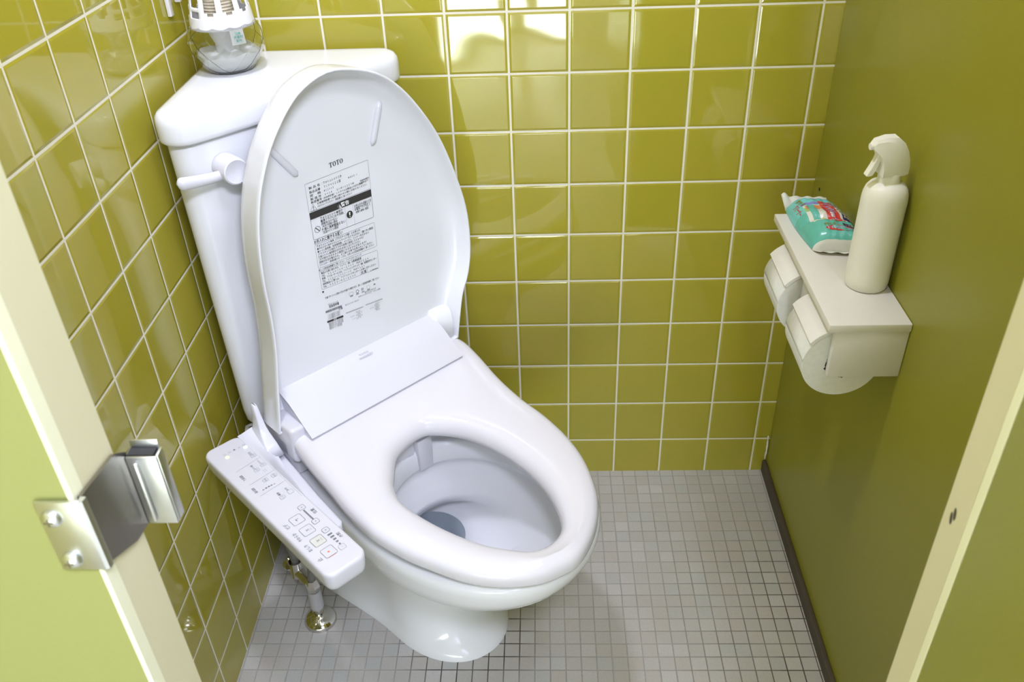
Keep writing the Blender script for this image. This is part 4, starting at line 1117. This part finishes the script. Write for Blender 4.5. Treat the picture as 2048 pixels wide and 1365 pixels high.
# a: along the packet (0 far left/back end .. 1 near end), b: across (0 = aisle side .. 1 = wall side)
def wp_xy(a, b):
    # corners on the shelf
    far_l = Vector((-0.032, 0.112)); far_r = Vector((0.038, 0.104)); near_l = Vector((-0.022, -0.026)); near_r = Vector((0.053, -0.036))
    L = far_l.lerp(near_l, a); R = far_r.lerp(near_r, a)
    p = L.lerp(R, b); p.x += 0.004*math.sin(a*PI)*(-1 if b < .5 else 1)*abs(2*b-1)
    return p
def wp_h(a, b):
    ea = max(0.0, 1-abs(2*a-1)**7); eb = max(0.0, 1-abs(2*b-1)**3.2)
    h = 0.032*(ea**0.55)*(eb**0.55)
    h *= 1-0.22*math.exp(-((a-0.60)/0.055)**2)*(1 if b < 2 else 0)
    h += 0.0012*math.sin(9*a+4*b)*ea*eb+0.0009*math.sin(23*a-11*b+1)*ea*eb+0.0006*math.sin(41*b+17*a)*ea*eb
    return max(h, 0.0)
def wp_pt(a, b, dz=0.0):
    p = wp_xy(a, b); return (p.x, p.y, 0.0012+wp_h(a, b)+dz)
def wcol(a, b):
    if a < 0.02 or a > 0.985: return 1
    if a < 0.24: return 5 if b < 0.92 else 0
    if a < 0.29 and b > 0.12: return 3 if 0.15 < b < 0.85 else 5
    if a > 0.70:
        return 1 if a > 0.965 else 0
    # main face
    if b < 0.16: return 5 if a < 0.45 else 0
    if b > 0.90 and a < 0.55: return 0
    if 0.31 < a < 0.40 and 0.20 < b < 0.62: return 4
    if 0.36 < a < 0.44 and b < 0.35: return 6
    if b > 0.14: 
        return 1 if (b > 0.62 or a > 0.30) else 5
    return 1
bm = bmesh.new(); G = [[bm.verts.new(wp_pt(i/NA, j/NB)) for j in range(NB+1)] for i in range(NA+1)]
B_ = [[bm.verts.new((wp_xy(i/NA, j/NB).x, wp_xy(i/NA, j/NB).y, 0.0006)) if (0 < i < NA and 0 < j < NB) else G[i][j] for j in range(NB+1)] for i in range(NA+1)]
for i in range(NA):
    for j in range(NB):
        f = bm.faces.new((G[i][j], G[i+1][j], G[i+1][j+1], G[i][j+1])); f.material_index = wcol((i+.5)/NA, (j+.5)/NB)
        f = bm.faces.new((B_[i][j+1], B_[i+1][j+1], B_[i+1][j], B_[i][j])) if len({B_[i][j], B_[i][j+1], B_[i+1][j], B_[i+1][j+1]} & {G[i][j], G[i+1][j], G[i+1][j+1], G[i][j+1]}) < 4 else None
        if f: f.material_index = 1
link('pouch', bm, ['w_teal', 'w_white', 'w_red', 'w_blue', 'w_orange', 'w_aqua', 'w_green'], wp, True, 70)
# crimped end seals
for (a_, sgn, ln) in ((0.0, 1, 0.014), (1.0, -1, 0.012)):
    bm = bmesh.new(); rings = []
    for q in range(4):
        t = q/3; ring = []
        for j in range(25):
            b = j/24; p = wp_xy(a_, b)
            ring.append((p.x-0.006*t*sgn, p.y+sgn*ln*t, 0.0016+(0.018 if sgn > 0 else 0.004)*t+0.0012*math.sin(24*b)*t+(0.006*max(0, 1-abs(b-0.06)*9)*t if sgn > 0 else 0)))
        rings.append(ring)
    loft(bm, rings, False); e_ = link('end_seal', bm, 'w_white', wp, True); m_ = e_.modifiers.new('thickness', 'SOLIDIFY'); m_.thickness = 0.0006
# printed banners and lettering, pressed onto the pouch
bm = bmesh.new()
def wfn(ac, bc, rot=0.0, dz=0.0004):
    """x runs along +b (towards the wall) when rot=0; y up = -a"""
    cr_, sr_ = math.cos(rot), math.sin(rot)
    def f(x, y):
        X = x*cr_-y*sr_; Y = x*sr_+y*cr_
        return wp_pt(min(.999, max(.001, ac-Y/0.138)), min(.999, max(.001, bc+X/0.073)), dz)
    return f
def ell(f, rx, ry, mi, n=28): put_poly(bm, [(rx*math.cos(2*PI*i/n), ry*math.sin(2*PI*i/n)) for i in range(n)], f, mi)
def strip(f, x0, x1, y0, y1, mi, n=14):
    for i in range(n):
        a, b = x0+(x1-x0)*i/n, x0+(x1-x0)*(i+1)/n
        for q in range(4):
            c0, c1 = y0+(y1-y0)*q/4, y0+(y1-y0)*(q+1)/4
            put_rect(bm, a, b, c0, c1, f, mi)
# main face: red banner running along the packet
ROT = -PI/2
f = wfn(0.47, 0.60, ROT)
strip(f, -0.034, 0.034, -0.0085, 0.0085, 2)
put_text(bm, 'トイレクリーナー', 0.0120, wfn(0.47, 0.60, ROT, 0.0007), 0.045, 7, 0.062, 0, -0.0045)
put_text(bm, 'トイレクリーナー', 0.0118, wfn(0.47, 0.60, ROT, 0.0010), 0.012, 4, 0.061, 0, -0.0045)
put_text(bm, '流せる除菌', 0.0120, wfn(0.36, 0.79, ROT, 0.0008), 0.045, 7, 0.040, 0, -0.0045)
put_text(bm, '流せる除菌', 0.0118, wfn(0.36, 0.79, ROT, 0.0011), 0.018, 5, 0.039, 0, -0.0045)
strip(wfn(0.60, 0.86, ROT, 0.0006), -0.015, 0.015, -0.0065, 0.0065, 3, 8)
put_text(bm, '２０枚', 0.0095, wfn(0.60, 0.86, ROT, 0.0009), 0.02, 6, 0.024, 0, -0.0035)
# near end panel
ell(wfn(0.855, 0.55, 0, 0.0005), 0.0200, 0.0052, 2)
put_text(bm, 'トイレクリーナー', 0.0060, wfn(0.855, 0.55, 0, 0.0008), 0.04, 7, 0.034, 0, -0.0022)
put_text(bm, 'トイレクリーナー', 0.0058, wfn(0.855, 0.55, 0, 0.0011), 0.01, 4, 0.033, 0, -0.0022)
put_text(bm, '流せる', 0.0062, wfn(0.805, 0.38, 0, 0.0008), 0.03, 5, 0.015, 0, -0.002)
strip(wfn(0.790, 0.74, 0, 0.0006), -0.0085, 0.0085, -0.0040, 0.0040, 3, 4)
put_text(bm, '２０枚', 0.0055, wfn(0.790, 0.74, 0, 0.0009), 0.02, 6, 0.012, 0, -0.0022)
# far end panel, small print on the aisle side
put_text(bm, '流せる', 0.0075, wfn(0.22, 0.16, ROT*0.85, 0.0008), 0.03, 5, 0.020, 0, -0.002)
put_text(bm, 'クリーナー', 0.0070, wfn(0.33, 0.075, ROT, 0.0008), 0.03, 2, 0.030, 0, -0.002)
strip(wfn(0.46, 0.30, ROT, 0.0005), -0.022, 0.020, -0.0045, 0.0045, 0, 8); ell(wfn(0.60, 0.40, 0, 0.0008), 0.003, 0.003, 6)
link('wrapper_printing', bm, ['w_teal', 'w_white', 'w_red', 'w_navy', 'w_blue', 'w_olive', 'w_yellow', 'print_white'], wp, recalc=False)

# ------------------------------------------------------------------ added hook-shaped shadow caster on the partition, out of view above the frame
ho = tag(empty('shadow_hook', (XR-0.0002, -0.16, 1.16)), 'added double-pronged shadow caster, out of view high on the right green partition', 'hook')
bm = bmesh.new(); add_box(bm, -0.004, -0.0003, -0.040, 0.040, -0.018, 0.022, 0.0015); link('base_plate', bm, 'steel', ho, True, 40)
for sg in (-1, 1):
    bm = bmesh.new(); tube(bm, spline([(-0.003, sg*0.020, 0.0), (-0.030, sg*0.024, -0.006), (-0.055, sg*0.028, -0.002), (-0.068, sg*0.030, 0.022)], 16), [0.009]*14+[0.011, 0.006], 14); link('prong', bm, 'steel', ho, True, 60)
# ------------------------------------------------------------------ lamps on the ceiling
for (x, y, sx, sy, lb) in ((0.28, -0.55, 0.34, 0.34, 'square ceiling lamp above the toilet stall'), (1.05, -1.95, 0.94, 0.39, 'long ceiling lamp over the aisle outside the stall'),
                         (1.12, -0.95, 0.30, 0.44, 'ceiling lamp above the right green partition')):
    cl = tag(empty('ceiling_light', (x, y, 2.4)), lb, 'ceiling light')
    bm = bmesh.new(); add_box(bm, -sx/2, sx/2, -sy/2, sy/2, -0.030, -0.001, 0.004); link('housing', bm, 'plaster', cl, True, 40)
    bm = bmesh.new(); add_box(bm, -sx/2+0.02, sx/2-0.02, -sy/2+0.02, sy/2-0.02, -0.034, -0.0302); link('diffuser', bm, 'diffuser', cl)
